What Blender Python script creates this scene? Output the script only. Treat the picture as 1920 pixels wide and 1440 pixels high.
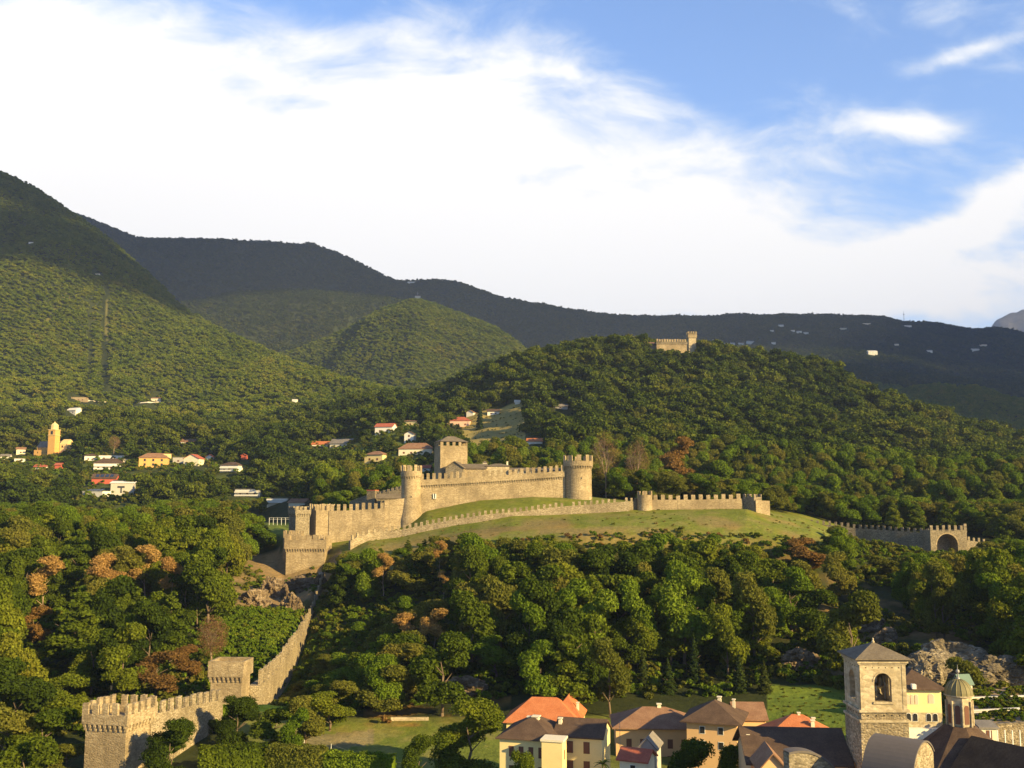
import bpy, math, random
import numpy as np
from mathutils import Vector, Matrix, noise as mnoise

random.seed(7); RS = np.random.RandomState(11)
scene = bpy.context.scene
for o in list(bpy.data.objects): bpy.data.objects.remove(o)
COL = scene.collection
PI = math.pi
def R(d): return math.radians(d)

# ------------------------------------------------------------------ camera
F = 1870.0; PITCH = R(6.71); CP, SP = math.cos(PITCH), math.sin(PITCH)
cd = bpy.data.cameras.new('camera'); cam = bpy.data.objects.new('camera', cd); COL.objects.link(cam)
cam.location = (0, 0, 0); cam.rotation_euler = (PI/2 + PITCH, 0, 0)
cd.sensor_width = 36; cd.lens = F/1920*36; cd.clip_start = 1; cd.clip_end = 40000
scene.camera = cam

def P(px, py, Y):
    a = (px-960)/F; b = (720-py)/F; k = Y/(CP - b*SP)
    return Vector((a*k, Y, (SP + b*CP)*k))
def US(px, py):
    a = (px-960)/F; b = (720-py)/F; d = CP - b*SP
    return a/d, (SP + b*CP)/d
def proj(x, y, z):
    d = y*CP + z*SP; v = -y*SP + z*CP
    return 960 + F*x/d, 720 - F*v/d

# ------------------------------------------------------------------ light
SAZ, SEL = R(53), R(20)
SUN = Vector((math.sin(SAZ)*math.cos(SEL), -math.cos(SAZ)*math.cos(SEL), math.sin(SEL)))
sl = bpy.data.lights.new('sun', 'SUN'); sl.energy = 5.0; sl.angle = R(0.53); sl.color = (1.0, .74, .31)
so = bpy.data.objects.new('sun', sl); COL.objects.link(so); so.rotation_euler = SUN.to_track_quat('Z', 'Y').to_euler()
scene.view_settings.view_transform = 'Standard'; scene.view_settings.look = 'None'
scene.view_settings.exposure = 1.12; scene.view_settings.gamma = 1.0
scene.render.resolution_x = 1024; scene.render.resolution_y = 768

class NT:
    def __init__(s, nt): s.t = nt; s.n = nt.nodes; s.l = nt.links
    def new(s, k, **kw):
        n = s.n.new(k)
        for a, b in kw.items(): setattr(n, a, b)
        return n
    def put(s, sock, v):
        if hasattr(v, 'links') or isinstance(v, bpy.types.NodeSocket): s.l.new(v, sock)
        elif isinstance(v, (tuple, list)) and len(v) == 3 and sock.type == 'RGBA': sock.default_value = (*v, 1)
        else: sock.default_value = v
    def m(s, op, a, b=0.0, c=None, clamp=False):
        n = s.new('ShaderNodeMath', operation=op); n.use_clamp = clamp
        s.put(n.inputs[0], a); s.put(n.inputs[1], b)
        if c is not None: s.put(n.inputs[2], c)
        return n.outputs[0]
    def mix(s, f, a, b, mode='MIX'):
        n = s.new('ShaderNodeMix', data_type='RGBA', blend_type=mode)
        s.put(n.inputs[0], f); s.put(n.inputs[6], a); s.put(n.inputs[7], b); return n.outputs[2]
    def noise(s, vec, scale, detail=4, rough=.55, dist=0.0):
        n = s.new('ShaderNodeTexNoise'); n.inputs['Scale'].default_value = scale; n.inputs['Detail'].default_value = detail
        n.inputs['Roughness'].default_value = rough; n.inputs['Distortion'].default_value = dist
        s.l.new(vec, n.inputs['Vector']); return n.outputs['Fac']
    def mapr(s, v, a, b, c=0.0, d=1.0, smooth=False):
        n = s.new('ShaderNodeMapRange'); n.interpolation_type = 'SMOOTHSTEP' if smooth else 'LINEAR'
        s.put(n.inputs[0], v); n.inputs[1].default_value = a; n.inputs[2].default_value = b
        n.inputs[3].default_value = c; n.inputs[4].default_value = d; return n.outputs[0]
    def ramp(s, v, stops):
        n = s.new('ShaderNodeValToRGB'); e = n.color_ramp.elements
        while len(e) < len(stops): e.new(.5)
        for i, (p, c) in enumerate(stops): e[i].position = p; e[i].color = (*c, 1)
        s.l.new(v, n.inputs[0]); return n.outputs[0]

# world: Nishita sky with procedural clouds laid out by direction
w = bpy.data.worlds.new('World'); scene.world = w; w.use_nodes = True
T = NT(w.node_tree); T.n.clear()
out = T.new('ShaderNodeOutputWorld'); bg = T.new('ShaderNodeBackground'); T.l.new(bg.outputs[0], out.inputs[0])
sky = T.new('ShaderNodeTexSky', sky_type='NISHITA'); sky.sun_disc = False
sky.sun_elevation = SEL; sky.sun_rotation = PI - SAZ; sky.altitude = 300; sky.air_density = 1.0; sky.dust_density = 0.25; sky.ozone_density = 1.5
tc = T.new('ShaderNodeTexCoord'); sx = T.new('ShaderNodeSeparateXYZ'); T.l.new(tc.outputs['Generated'], sx.inputs[0])
yy = T.m('MAXIMUM', sx.outputs[1], .05)
wu = T.m('DIVIDE', sx.outputs[0], yy); ws = T.m('DIVIDE', sx.outputs[2], yy)
cb = T.new('ShaderNodeCombineXYZ'); T.l.new(T.m('MULTIPLY', wu, 1.0), cb.inputs[0]); T.l.new(T.m('MULTIPLY', ws, 2.1), cb.inputs[1])
warp = T.new('ShaderNodeTexNoise'); warp.inputs['Scale'].default_value = 3.0; warp.inputs['Detail'].default_value = 3; T.l.new(cb.outputs[0], warp.inputs['Vector'])
wv = T.new('ShaderNodeVectorMath', operation='MULTIPLY_ADD'); T.l.new(warp.outputs['Color'], wv.inputs[0]); wv.inputs[1].default_value = (.28, .22, 0); T.l.new(cb.outputs[0], wv.inputs[2])
n1 = T.noise(wv.outputs[0], 2.6, 7, .58); n2 = T.noise(wv.outputs[0], 8.0, 8, .62)
def blob(px, py, rx, ry, amp, tilt=0.0):
    u0, s0 = US(px, py)
    du = T.m('SUBTRACT', wu, u0); ds = T.m('SUBTRACT', ws, s0)
    c, s_ = math.cos(R(tilt)), math.sin(R(tilt))
    a = T.m('DIVIDE', T.m('ADD', T.m('MULTIPLY', du, c), T.m('MULTIPLY', ds, s_)), rx/F)
    b = T.m('DIVIDE', T.m('SUBTRACT', T.m('MULTIPLY', ds, c), T.m('MULTIPLY', du, s_)), ry/F)
    r2 = T.m('ADD', T.m('MULTIPLY', a, a), T.m('MULTIPLY', b, b))
    return T.m('MULTIPLY', T.m('EXPONENT', T.m('MULTIPLY', r2, -1.0)), amp)
acc = None
for bb in [(560, 430, 760, 200, 1.08), (130, 230, 430, 150, .9, -8), (1100, 500, 640, 120, 1.15, -3), (100, 50, 300, 110, .6), (860, 215, 520, 85, .75, -8),
           (1660, 480, 75, 34, .55, 8), (1760, 450, 80, 36, .6, 14), (1860, 400, 80, 48, .75, 25), (1915, 340, 70, 34, .6, 20), (1830, 510, 120, 30, .4), (1705, 235, 100, 30, .72, -6), (1690, 565, 320, 45, .42), (1830, 92, 150, 20, .55, 18), (1450, 480, 320, 80, .45, -8), (1200, 180, 200, 36, .25, -18),
           (620, 90, 560, 80, .34), (440, 165, 90, 40, -.4, -20), (600, 195, 110, 22, -.22), (1560, 60, 300, 100, -.3), (1040, 465, 60, 22, -.25), (1450, 240, 150, 70, -.18)]:
    v = blob(*bb); acc = v if acc is None else T.m('ADD', acc, v)
dens = T.m('ADD', T.m('ADD', acc, .16), T.m('ADD', T.m('MULTIPLY', T.m('SUBTRACT', n1, .5), 1.9), T.m('MULTIPLY', T.m('SUBTRACT', n2, .5), 1.35)))
cl = T.mapr(dens, .10, .95, 0, 1, True)
front = T.mapr(sx.outputs[1], .15, .45, 0, 1)
cl = T.m('MULTIPLY', cl, front)
skyc = T.mix(1.0, sky.outputs[0], (.88, 1.0, 1.22), 'MULTIPLY')
SKYS = .088
fb = T.mapr(sx.outputs[1], -.3, .6, .062, .125, True); fc = T.new('ShaderNodeCombineXYZ')
for i_ in range(3): T.l.new(fb, fc.inputs[i_])
skyb = T.mix(1.0, skyc, fc.outputs[0], 'MULTIPLY')
cloudc = T.ramp(dens, [(0, (.40, .47, .56)), (.45, (.53, .55, .56)), (.9, (.64, .62, .595))])
T.l.new(T.mix(cl, skyb, cloudc), bg.inputs[0]); bg.inputs[1].default_value = 1.0

# ------------------------------------------------------------------ mesh helpers
class MB:
    def __init__(s): s.v = []; s.f = []; s.mi = []; s.cur = 0
    def add(s, vs, fs):
        n = len(s.v); s.v += [tuple(v) for v in vs]
        for f in fs: s.f.append(tuple(i+n for i in f)); s.mi.append(s.cur)
    def box(s, x0, x1, y0, y1, z0, z1, M=None):
        vs = [Vector((x, y, z)) for z in (z0, z1) for y in (y0, y1) for x in (x0, x1)]
        if M: vs = [M @ v for v in vs]
        s.add(vs, [(0, 2, 3, 1), (4, 5, 7, 6), (0, 1, 5, 4), (2, 6, 7, 3), (0, 4, 6, 2), (1, 3, 7, 5)])
    def prism(s, pts, z0, z1):                       # vertical extrusion of a plan polygon
        n = len(pts); vs = [(x, y, z0) for x, y in pts] + [(x, y, z1) for x, y in pts]
        s.add(vs, [tuple(range(n-1, -1, -1)), tuple(range(n, 2*n))] + [(i, (i+1) % n, n+(i+1) % n, n+i) for i in range(n)])
    def extr(s, prof, a, b, axis='x'):               # profile in (y,z) extruded along x, or (x,z) along y
        n = len(prof)
        if axis == 'x': vs = [(a, y, z) for y, z in prof] + [(b, y, z) for y, z in prof]
        else: vs = [(x, a, z) for x, z in prof] + [(x, b, z) for x, z in prof]
        s.add(vs, [tuple(range(n)), tuple(range(2*n-1, n-1, -1))] + [(i, n+i, n+(i+1) % n, (i+1) % n) for i in range(n)])
    def lathe(s, prof, n=24, cx=0, cy=0, a0=0, caps=True):
        vs = []; fs = []
        for r, z in prof:
            for i in range(n):
                a = a0 + 2*PI*i/n; vs.append((cx+r*math.cos(a), cy+r*math.sin(a), z))
        for k in range(len(prof)-1):
            for i in range(n):
                j = (i+1) % n; fs.append((k*n+i, k*n+j, (k+1)*n+j, (k+1)*n+i))
        if caps: fs.append(tuple(range(n-1, -1, -1))); m = (len(prof)-1)*n; fs.append(tuple(range(m, m+n)))
        s.add(vs, fs)
    def tube(s, p0, p1, r0, r1, n=6):
        p0 = Vector(p0); p1 = Vector(p1); d = (p1-p0).normalized(); a = d.orthogonal().normalized(); b = d.cross(a)
        vs = [p + (a*math.cos(2*PI*i/n) + b*math.sin(2*PI*i/n))*r for p, r in ((p0, r0), (p1, r1)) for i in range(n)]
        s.add(vs, [(i, (i+1) % n, n+(i+1) % n, n+i) for i in range(n)] + [tuple(range(n-1, -1, -1)), tuple(range(n, 2*n))])
    def mesh(s, name, mats, smooth=False):
        me = bpy.data.meshes.new(name); me.from_pydata(s.v, [], s.f)
        for m in (mats if isinstance(mats, (list, tuple)) else [mats]): me.materials.append(m)
        me.polygons.foreach_set('material_index', s.mi)
        if smooth: me.polygons.foreach_set('use_smooth', [True]*len(s.f))
        me.update(); return me
    def build(s, name, mats, parent=None, loc=(0, 0, 0), smooth=False):
        o = bpy.data.objects.new(name, s.mesh(name, mats, smooth)); COL.objects.link(o); o.location = loc
        if parent: o.parent = parent
        return o
def tag(o, label=None, cat=None, group=None, kind=None):
    if label: o['label'] = label
    if cat: o['category'] = cat
    if group: o['group'] = group
    if kind: o['kind'] = kind
    return o
def empty(name, loc, rz=0, label=None, cat=None, group=None):
    o = bpy.data.objects.new(name, None); COL.objects.link(o); o.location = loc; o.rotation_euler = (0, 0, rz)
    return tag(o, label, cat, group)
def link(name, me, parent=None, loc=(0, 0, 0), rz=0, scale=None):
    o = bpy.data.objects.new(name, me); COL.objects.link(o); o.location = loc; o.rotation_euler = (0, 0, rz)
    if scale: o.scale = scale
    if parent: o.parent = parent
    return o
def copy_tree(o, loc, rz, scale=None):
    c = o.copy(); COL.objects.link(c); c.location = loc; c.rotation_euler = (0, 0, rz)
    if scale: c.scale = scale
    for ch in o.children:
        d = ch.copy(); COL.objects.link(d); d.parent = c
    return c
def np_mesh(name, V, Q, mats, smooth=False, T3=None, colors=None):
    me = bpy.data.meshes.new(name); nv = len(V); nq = len(Q) if Q is not None else 0; nt = len(T3) if T3 is not None else 0
    me.vertices.add(nv); me.vertices.foreach_set('co', np.asarray(V, np.float32).ravel())
    loops = []
    if nq: loops.append(np.asarray(Q, np.int32).ravel())
    if nt: loops.append(np.asarray(T3, np.int32).ravel())
    L = np.concatenate(loops); me.loops.add(len(L)); me.loops.foreach_set('vertex_index', L)
    me.polygons.add(nq+nt)
    me.polygons.foreach_set('loop_start', np.concatenate([np.arange(nq)*4, nq*4+np.arange(nt)*3]).astype(np.int32))
    me.polygons.foreach_set('loop_total', np.concatenate([np.full(nq, 4), np.full(nt, 3)]).astype(np.int32))
    for m in (mats if isinstance(mats, (list, tuple)) else [mats]): me.materials.append(m)
    if smooth: me.polygons.foreach_set('use_smooth', np.ones(nq+nt, bool))
    me.update(calc_edges=True)
    if colors is not None:
        at = me.color_attributes.new('cover', 'FLOAT_COLOR', 'POINT'); at.data.foreach_set('color', np.asarray(colors, np.float32).ravel())
    return me

# ------------------------------------------------------------------ materials
def newmat(name):
    m = bpy.data.materials.new(name); m.use_nodes = True; t = NT(m.node_tree); t.n.clear()
    o = t.new('ShaderNodeOutputMaterial'); return m, t, o
def bsdf(t, o, col, rough=.9, bump=None, bs=.3, bd=.1, metal=0.0, spec=.3):
    b = t.new('ShaderNodeBsdfPrincipled'); t.put(b.inputs['Base Color'], col); t.put(b.inputs['Roughness'], rough); b.inputs['Metallic'].default_value = metal
    b.inputs['Specular IOR Level'].default_value = spec
    if bump is not None:
        n = t.new('ShaderNodeBump'); n.inputs['Strength'].default_value = bs; n.inputs['Distance'].default_value = bd
        t.l.new(bump, n.inputs['Height']); t.l.new(n.outputs[0], b.inputs['Normal'])
    t.l.new(b.outputs[0], o.inputs[0]); return b
def m_stone(name, c1, c2, c3, sc=1.0, bump=.6, stain=.5):
    m, t, o = newmat(name); g = t.new('ShaderNodeNewGeometry').outputs['Position']
    mp = t.new('ShaderNodeMapping'); mp.inputs['Scale'].default_value = (1, 1, 1.9); t.l.new(g, mp.inputs[0])
    vo = t.new('ShaderNodeTexVoronoi'); vo.inputs['Scale'].default_value = 1.5*sc; t.l.new(mp.outputs[0], vo.inputs['Vector'])
    sep = t.new('ShaderNodeSeparateColor'); t.l.new(vo.outputs['Color'], sep.inputs[0])
    col = t.ramp(sep.outputs[0], [(0, c1), (.55, c2), (1, c3)])
    big = t.noise(g, .12, 5, .6)
    col = t.mix(t.mapr(big, .42, .62, 0, stain), col, tuple(.45*x for x in c1))
    ms = t.new('ShaderNodeMapping'); ms.inputs['Scale'].default_value = (.55, .55, .07); t.l.new(g, ms.inputs[0])
    st = t.noise(ms.outputs[0], 1.6, 4, .6)
    col = t.mix(t.mapr(st, .53, .68, 0, stain*.9), col, tuple(.38*x for x in c2))
    fine = t.noise(g, 3.2*sc, 4, .7)
    col = t.mix(t.mapr(fine, .25, .62, .3, 1), tuple(.55*x for x in c2), col)
    mc_ = t.new('ShaderNodeMapping'); mc_.inputs['Scale'].default_value = (.22, .22, 2.6); t.l.new(g, mc_.inputs[0]); crs = t.noise(mc_.outputs[0], 1.0, 3, .6)
    col = t.mix(t.mapr(crs, .5, .66, 0, .38), col, tuple(.5*x for x in c2))
    h = t.m('ADD', t.m('MULTIPLY', vo.outputs['Distance'], -1.0), fine)
    bsdf(t, o, col, .95, h, bump, .35, spec=.1); return m
def m_plaster(name, c, dirt=.25):
    m, t, o = newmat(name); g = t.new('ShaderNodeNewGeometry').outputs['Position']
    a = t.noise(g, .35, 5, .6); b = t.noise(g, 4, 4, .6)
    col = t.mix(t.mapr(a, .4, .7, 0, dirt), c, tuple(.6*x for x in c)); col = t.mix(t.mapr(b, .3, .7, 0, .18), col, tuple(.7*x for x in c))
    bsdf(t, o, col, .9, b, .15, .03, spec=.2); return m
def m_roof(name, c1, c2, rows=3.2):
    m, t, o = newmat(name); g = t.new('ShaderNodeNewGeometry').outputs['Position']
    mp = t.new('ShaderNodeMapping'); mp.inputs['Rotation'].default_value = (0, 0, R(17)); t.l.new(g, mp.inputs[0])
    w1 = t.new('ShaderNodeTexWave', wave_type='BANDS', bands_direction='Z'); w1.inputs['Scale'].default_value = rows*.9; w1.inputs['Distortion'].default_value = .6; t.l.new(mp.outputs[0], w1.inputs[0])
    w2 = t.new('ShaderNodeTexWave', wave_type='BANDS', bands_direction='X'); w2.inputs['Scale'].default_value = rows*.8; w2.inputs['Distortion'].default_value = .5; t.l.new(mp.outputs[0], w2.inputs[0])
    n = t.noise(g, .5, 5, .65); n2 = t.noise(g, 5, 3, .7)
    col = t.mix(t.mapr(n, .35, .65), c1, c2); col = t.mix(t.mapr(n2, .35, .7, 0, .6), col, tuple(.55*x for x in c1))
    h = t.m('ADD', t.m('ADD', w1.outputs['Fac'], w2.outputs['Fac']), n2)
    bsdf(t, o, col, .9, h, .35, .05, spec=.12); return m
def m_plain(name, c, rough=.7, metal=0.0, spec=.3):
    m, t, o = newmat(name); g = t.new('ShaderNodeNewGeometry').outputs['Position']
    n = t.noise(g, 2.0, 4, .6); bsdf(t, o, t.mix(t.mapr(n, .35, .7, 0, .3), c, tuple(.7*x for x in c)), rough, None, metal=metal, spec=spec); return m
def m_leaf(name, stops, trans=.3, patch=.05):
    m, t, o = newmat(name); g = t.new('ShaderNodeNewGeometry'); oi = t.new('ShaderNodeObjectInfo')
    r = t.m('ADD', t.m('MULTIPLY', oi.outputs['Random'], .55), t.m('MULTIPLY', t.m('SUBTRACT', t.noise(g.outputs['Position'], patch, 3, .6), .5), 1.2)); r = t.m('ADD', r, t.m('MULTIPLY', t.m('SUBTRACT', t.noise(g.outputs['Position'], patch*.22, 3, .6), .5), .9)); r = t.m('ADD', r, .22, clamp=True)
    col = t.ramp(r, stops)
    n = t.noise(g.outputs['Position'], .9, 3, .7)
    col = t.mix(t.mapr(n, .3, .7, 0, .55), col, t.mix(1.0, col, (.5, .55, .5), 'MULTIPLY'))
    hs = t.new('ShaderNodeHueSaturation'); hs.inputs['Saturation'].default_value = 1.0
    t.l.new(t.m('ADD', t.m('MULTIPLY', g.outputs['Random Per Island'], .7), .65), hs.inputs['Value']); t.l.new(col, hs.inputs['Color']); col = hs.outputs[0]
    d = t.new('ShaderNodeBsdfDiffuse'); tr = t.new('ShaderNodeBsdfTranslucent'); mx = t.new('ShaderNodeMixShader'); mx.inputs[0].default_value = trans
    t.put(d.inputs[0], col); t.put(tr.inputs[0], t.mix(1.0, col, (1.2, 1.3, .5), 'MULTIPLY'))
    t.l.new(d.outputs[0], mx.inputs[1]); t.l.new(tr.outputs[0], mx.inputs[2]); t.l.new(mx.outputs[0], o.inputs[0]); return m

M_STONE = m_stone('castle_stone', (.30, .225, .135), (.47, .37, .235), (.60, .485, .32), 1.5, .35, .6)
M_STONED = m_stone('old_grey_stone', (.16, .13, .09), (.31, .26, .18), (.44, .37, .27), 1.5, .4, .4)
M_RUBBLE = m_stone('rubble_stone', (.24, .19, .12), (.43, .35, .23), (.62, .52, .37), 1.5, .6, .45)
M_ASHLAR = m_stone('pale_ashlar', (.42, .34, .22), (.58, .48, .32), (.68, .58, .41), .8, .25, .3)
M_ROCK = m_stone('cliff_rock', (.15, .105, .065), (.29, .215, .14), (.44, .35, .24), .6, .8, .7)
M_SLATE = m_roof('stone_slab_roof', (.16, .13, .10), (.24, .20, .15), 2.4)
M_BROWN = m_roof('brown_tile_roof', (.26, .14, .085), (.36, .215, .135))
M_DARK = m_roof('dark_tile_roof', (.095, .062, .046), (.15, .10, .07))
M_ORANGE = m_roof('orange_tile_roof', (.52, .17, .07), (.62, .24, .11))
M_RED = m_roof('red_tile_roof', (.42, .11, .07), (.52, .17, .10))
M_GREYR = m_roof('grey_roof', (.22, .20, .18), (.30, .27, .24))
M_COPPER = m_plain('green_copper', (.20, .175, .085), .6)
M_YELLOW = m_plaster('yellow_plaster', (.78, .60, .30)); M_PYELL = m_plaster('pale_yellow_plaster', (.86, .70, .35))
M_PEACH = m_plaster('peach_plaster', (.72, .47, .25)); M_CREAM = m_plaster('cream_plaster', (.80, .72, .55)); M_WHITE = m_plaster('white_plaster', (.82, .79, .72), .15)
M_OCHRE = m_plaster('ochre_plaster', (.72, .42, .14)); M_GREYP = m_plaster('grey_plaster', (.50, .47, .42)); M_REDP = m_plaster('red_plaster', (.5, .12, .08)); M_PINK = m_plaster('pink_plaster', (.78, .52, .40))
M_SHUT = m_plain('brown_shutter', (.16, .07, .045), .7); M_GLASS = m_plain('dark_window_glass', (.03, .03, .03), .15, 0, .6); M_METAL = m_plain('grey_metal', (.35, .34, .32), .5, .3)
M_BRONZE = m_plain('bronze_bell', (.16, .13, .08), .45, .7); M_WOOD = m_plain('weathered_wood', (.42, .36, .27), .85); M_BARK = m_plain('tree_bark', (.17, .125, .085), .95); M_PALEBARK = m_plain('pale_bark', (.36, .26, .18), .95)
M_DRYSOIL = m_plain('dry_soil', (.34, .25, .15), .95); M_SOLAR = m_plain('solar_panel', (.02, .03, .06), .2, 0, .6); M_WPAINT = m_plain('white_paint', (.8, .8, .77), .5)
G1, G2, G3, G4 = (.068, .100, .012), (.120, .155, .016), (.185, .205, .021), (.24, .22, .030)
M_LEAF = m_leaf('green_leaves', [(0, (.030, .050, .010)), (.3, G1), (.55, G2), (.8, G3), (1, G4)])
M_LEAFB = m_leaf('fresh_green_leaves', [(0, (.085, .14, .013)), (.5, (.135, .20, .018)), (1, (.20, .25, .026))])
M_OLIVE = m_leaf('olive_leaves', [(0, (.105, .122, .020)), (.5, (.165, .168, .030)), (1, (.23, .195, .040))])
M_AUT = m_leaf('autumn_leaves', [(0, (.15, .09, .035)), (.5, (.23, .13, .045)), (1, (.33, .20, .065))])
M_TAN = m_leaf('dry_tan_leaves', [(0, (.34, .19, .065)), (.5, (.42, .25, .09)), (1, (.48, .31, .11))])
M_CONF = m_leaf('dark_needles', [(0, (.018, .032, .012)), (.5, (.035, .055, .014)), (1, (.07, .08, .02))], .15)
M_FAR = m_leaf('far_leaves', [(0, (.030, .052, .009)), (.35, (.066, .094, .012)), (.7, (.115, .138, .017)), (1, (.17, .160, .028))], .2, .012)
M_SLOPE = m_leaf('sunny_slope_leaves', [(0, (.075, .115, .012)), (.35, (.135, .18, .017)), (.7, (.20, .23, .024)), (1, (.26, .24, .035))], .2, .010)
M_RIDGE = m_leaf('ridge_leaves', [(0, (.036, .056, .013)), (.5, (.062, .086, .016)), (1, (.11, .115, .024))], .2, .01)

# ------------------------------------------------------------------ terrain: one sheet through surveyed lines
def line(pts): return sorted(pts)      # (px, Y, py)
XL = [-600, 0, 400, 500, 600, 700, 900, 1100, 1300, 1500, 1700, 1920, 2500]
lines = []
def L(Ys, pys): lines.append((Ys, pys))
def zline(px_Y, z):                     # line at constant height: list (px,Y)
    return [(px, Y, None, z) for px, Y in px_Y]
LN = []
LN.append([(-600, 150, None, -52), (2500, 150, None, -52)])
LN.append([(-600, 200, None, -47), (400, 205, None, -47), (500, 218, None, -46), (600, 228, None, -46), (700, 235, None, -46), (1300, 235, None, -45), (1500, 222, None, -45), (1700, 205, None, -44), (1920, 195, None, -42), (2500, 190, None, -40)])
LN.append([(-600, 260, 1230), (0, 260, 1230), (300, 260, 1250), (430, 262, 1262), (505, 255, 1262), (545, 290, 1215), (580, 300, 1185), (640, 300, 1160), (800, 310, 1130), (1300, 310, 1125), (1450, 285, 1180), (1600, 270, 1215), (1750, 245, 1240), (1850, 240, 1250), (2500, 240, 1250)])
LN.append([(-600, 320, 1130), (0, 320, 1130), (300, 320, 1130), (430, 315, 1150), (560, 328, 1150), (600, 335, 1110), (660, 332, 1090), (800, 330, 1080), (1300, 330, 1078), (1450, 325, 1095), (1600, 320, 1120), (1750, 300, 1150), (1920, 300, 1150), (2500, 300, 1150)])
LN.append([(-600, 400, 1040), (300, 400, 1035), (440, 390, 1055), (505, 385, 1070), (530, 380, 1088), (612, 372, 1086), (640, 354, 1075), (700, 350, 1062), (800, 348, 1044), (900, 348, 1018), (1100, 348, 1003), (1450, 348, 1005), (1550, 350, 1015), (1600, 355, 1065), (1750, 360, 1100), (1920, 360, 1095), (2500, 360, 1080)])
LN.append([(-600, 460, 1000), (300, 460, 995), (440, 440, 1000), (500, 425, 990), (530, 405, 1010), (600, 392, 1035), (690, 386, 1014), (750, 384, 1010), (850, 382, 991), (960, 382, 970), (1070, 382, 966), (1180, 384, 958), (1300, 384, 956), (1400, 384, 955), (1443, 384, 967), (1520, 385, 985), (1600, 390, 1020), (1750, 395, 1042), (1920, 395, 1045), (2500, 395, 1045)])
LN.append([(-600, 530, 970), (0, 530, 968), (300, 530, 966), (440, 500, 975), (520, 440, 985), (600, 402, 1020), (700, 403, 1008), (760, 405, 988), (800, 406, 961), (900, 407, 940), (1000, 408, 932), (1110, 408, 939), (1200, 408, 947), (1400, 408, 952), (1500, 408, 975), (1600, 415, 1012), (1700, 415, 1032), (1900, 415, 1035), (2500, 415, 1035)])
LN.append([(-600, 560, 975), (440, 540, 978), (600, 450, 985), (700, 450, 955), (800, 455, 932), (900, 455, 925), (1100, 455, 930), (1200, 450, 938), (1400, 450, 948), (1500, 450, 965), (1600, 450, 990), (1750, 450, 1000), (2500, 450, 1000)])
LN.append([(-600, 610, 985), (500, 600, 985), (600, 530, 965), (800, 520, 940), (1000, 520, 935), (1200, 520, 938), (1400, 520, 945), (1600, 520, 975), (1750, 520, 985), (2500, 520, 985)])
LN.append([(-600, 690, 930), (500, 680, 928), (600, 670, 925), (700, 650, 910), (800, 640, 895), (900, 620, 885), (1000, 600, 895), (1200, 600, 895), (1400, 600, 900), (1600, 580, 930), (1750, 570, 940), (2500, 560, 935)])
LN.append([(-600, 1000, 825), (400, 1000, 822), (600, 980, 815), (700, 880, 815), (800, 850, 812), (900, 800, 820), (1000, 780, 800), (1200, 800, 790), (1400, 800, 810), (1600, 780, 850), (1750, 750, 880), (1920, 720, 905), (2500, 700, 940)])
LN.append([(-600, 1350, 745), (600, 1350, 752), (700, 1200, 768), (800, 1030, 768), (900, 940, 748), (1000, 900, 730), (1200, 930, 712), (1400, 930, 730), (1600, 900, 790), (1750, 860, 830), (1920, 820, 870), (2500, 800, 930)])
LN.append([(-600, 2400, 60), (-200, 2350, 250), (0, 2300, 330), (60, 2300, 355), (130, 2300, 400), (200, 2300, 450), (280, 2250, 520), (330, 2150, 570), (430, 1950, 628), (520, 1800, 672), (600, 1650, 705), (700, 1450, 735), (800, 1200, 752), (870, 1000, 728), (900, 1020, 713), (1000, 1040, 684), (1150, 1060, 660), (1250, 1060, 657), (1310, 1060, 662), (1450, 1040, 690), (1550, 1020, 706), (1650, 990, 752), (1750, 960, 793), (1920, 920, 845), (2500, 880, 960)])
LN.append([(-600, 2800, 250), (0, 2700, 385), (300, 2500, 600), (430, 2300, 665), (600, 2000, 740), (800, 1600, 775), (900, 1500, 765), (1000, 1500, 745), (1200, 1500, 720), (1400, 1500, 740), (1600, 1450, 800), (1920, 1300, 870), (2500, 1250, 950)])
LN.append([(-600, 3000, 350), (0, 3000, 410), (330, 2800, 612), (450, 2550, 680), (560, 2400, 658), (620, 2450, 632), (700, 2500, 595), (780, 2550, 562), (850, 2550, 585), (930, 2450, 620), (1000, 2350, 675), (1100, 2200, 700), (1200, 2200, 690), (1400, 2200, 700), (1600, 2100, 740), (1920, 1900, 800), (2500, 1900, 830)])
LN.append([(-600, 3150, 380), (0, 3150, 430), (330, 3050, 595), (450, 2850, 672), (560, 2750, 672), (640, 2750, 642), (700, 2800, 615), (780, 2900, 585), (850, 2900, 600), (1000, 2800, 690), (1200, 2700, 680), (1600, 2600, 710), (1920, 2400, 760), (2500, 2400, 790)])
LN.append([(-600, 3300, 380), (0, 3300, 430), (330, 3300, 575), (450, 3300, 553), (560, 3300, 547), (700, 3300, 555), (780, 3250, 572), (850, 3200, 600), (1000, 3100, 662), (1200, 3100, 650), (1600, 2900, 690), (1920, 2800, 730), (2500, 2800, 760)])
LN.append([(-600, 3600, 420), (0, 3600, 450), (330, 3600, 600), (560, 3600, 590), (780, 3600, 600), (1000, 3500, 672), (1200, 3500, 645), (1500, 3400, 652), (1920, 3300, 700), (2500, 3300, 730)])
LN.append([(-600, 4400, 330), (0, 4300, 385), (100, 4300, 402), (150, 4300, 404), (200, 4300, 424), (260, 4300, 450), (400, 4300, 453), (480, 4300, 455), (560, 4300, 463), (580, 4300, 460), (640, 4300, 484), (740, 4300, 530), (850, 4300, 539), (930, 4300, 568), (1050, 4300, 579), (1200, 4300, 600), (1400, 4300, 593), (1500, 4300, 603), (1650, 4200, 598), (1750, 4200, 610), (1830, 4200, 631), (1920, 4200, 640), (2500, 4200, 690)])
LN.append([(-600, 6000, 520), (1000, 6000, 720), (2500, 6000, 800)])
LN.append([(-600, 9500, None, -60), (2500, 9500, None, -60)])

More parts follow.
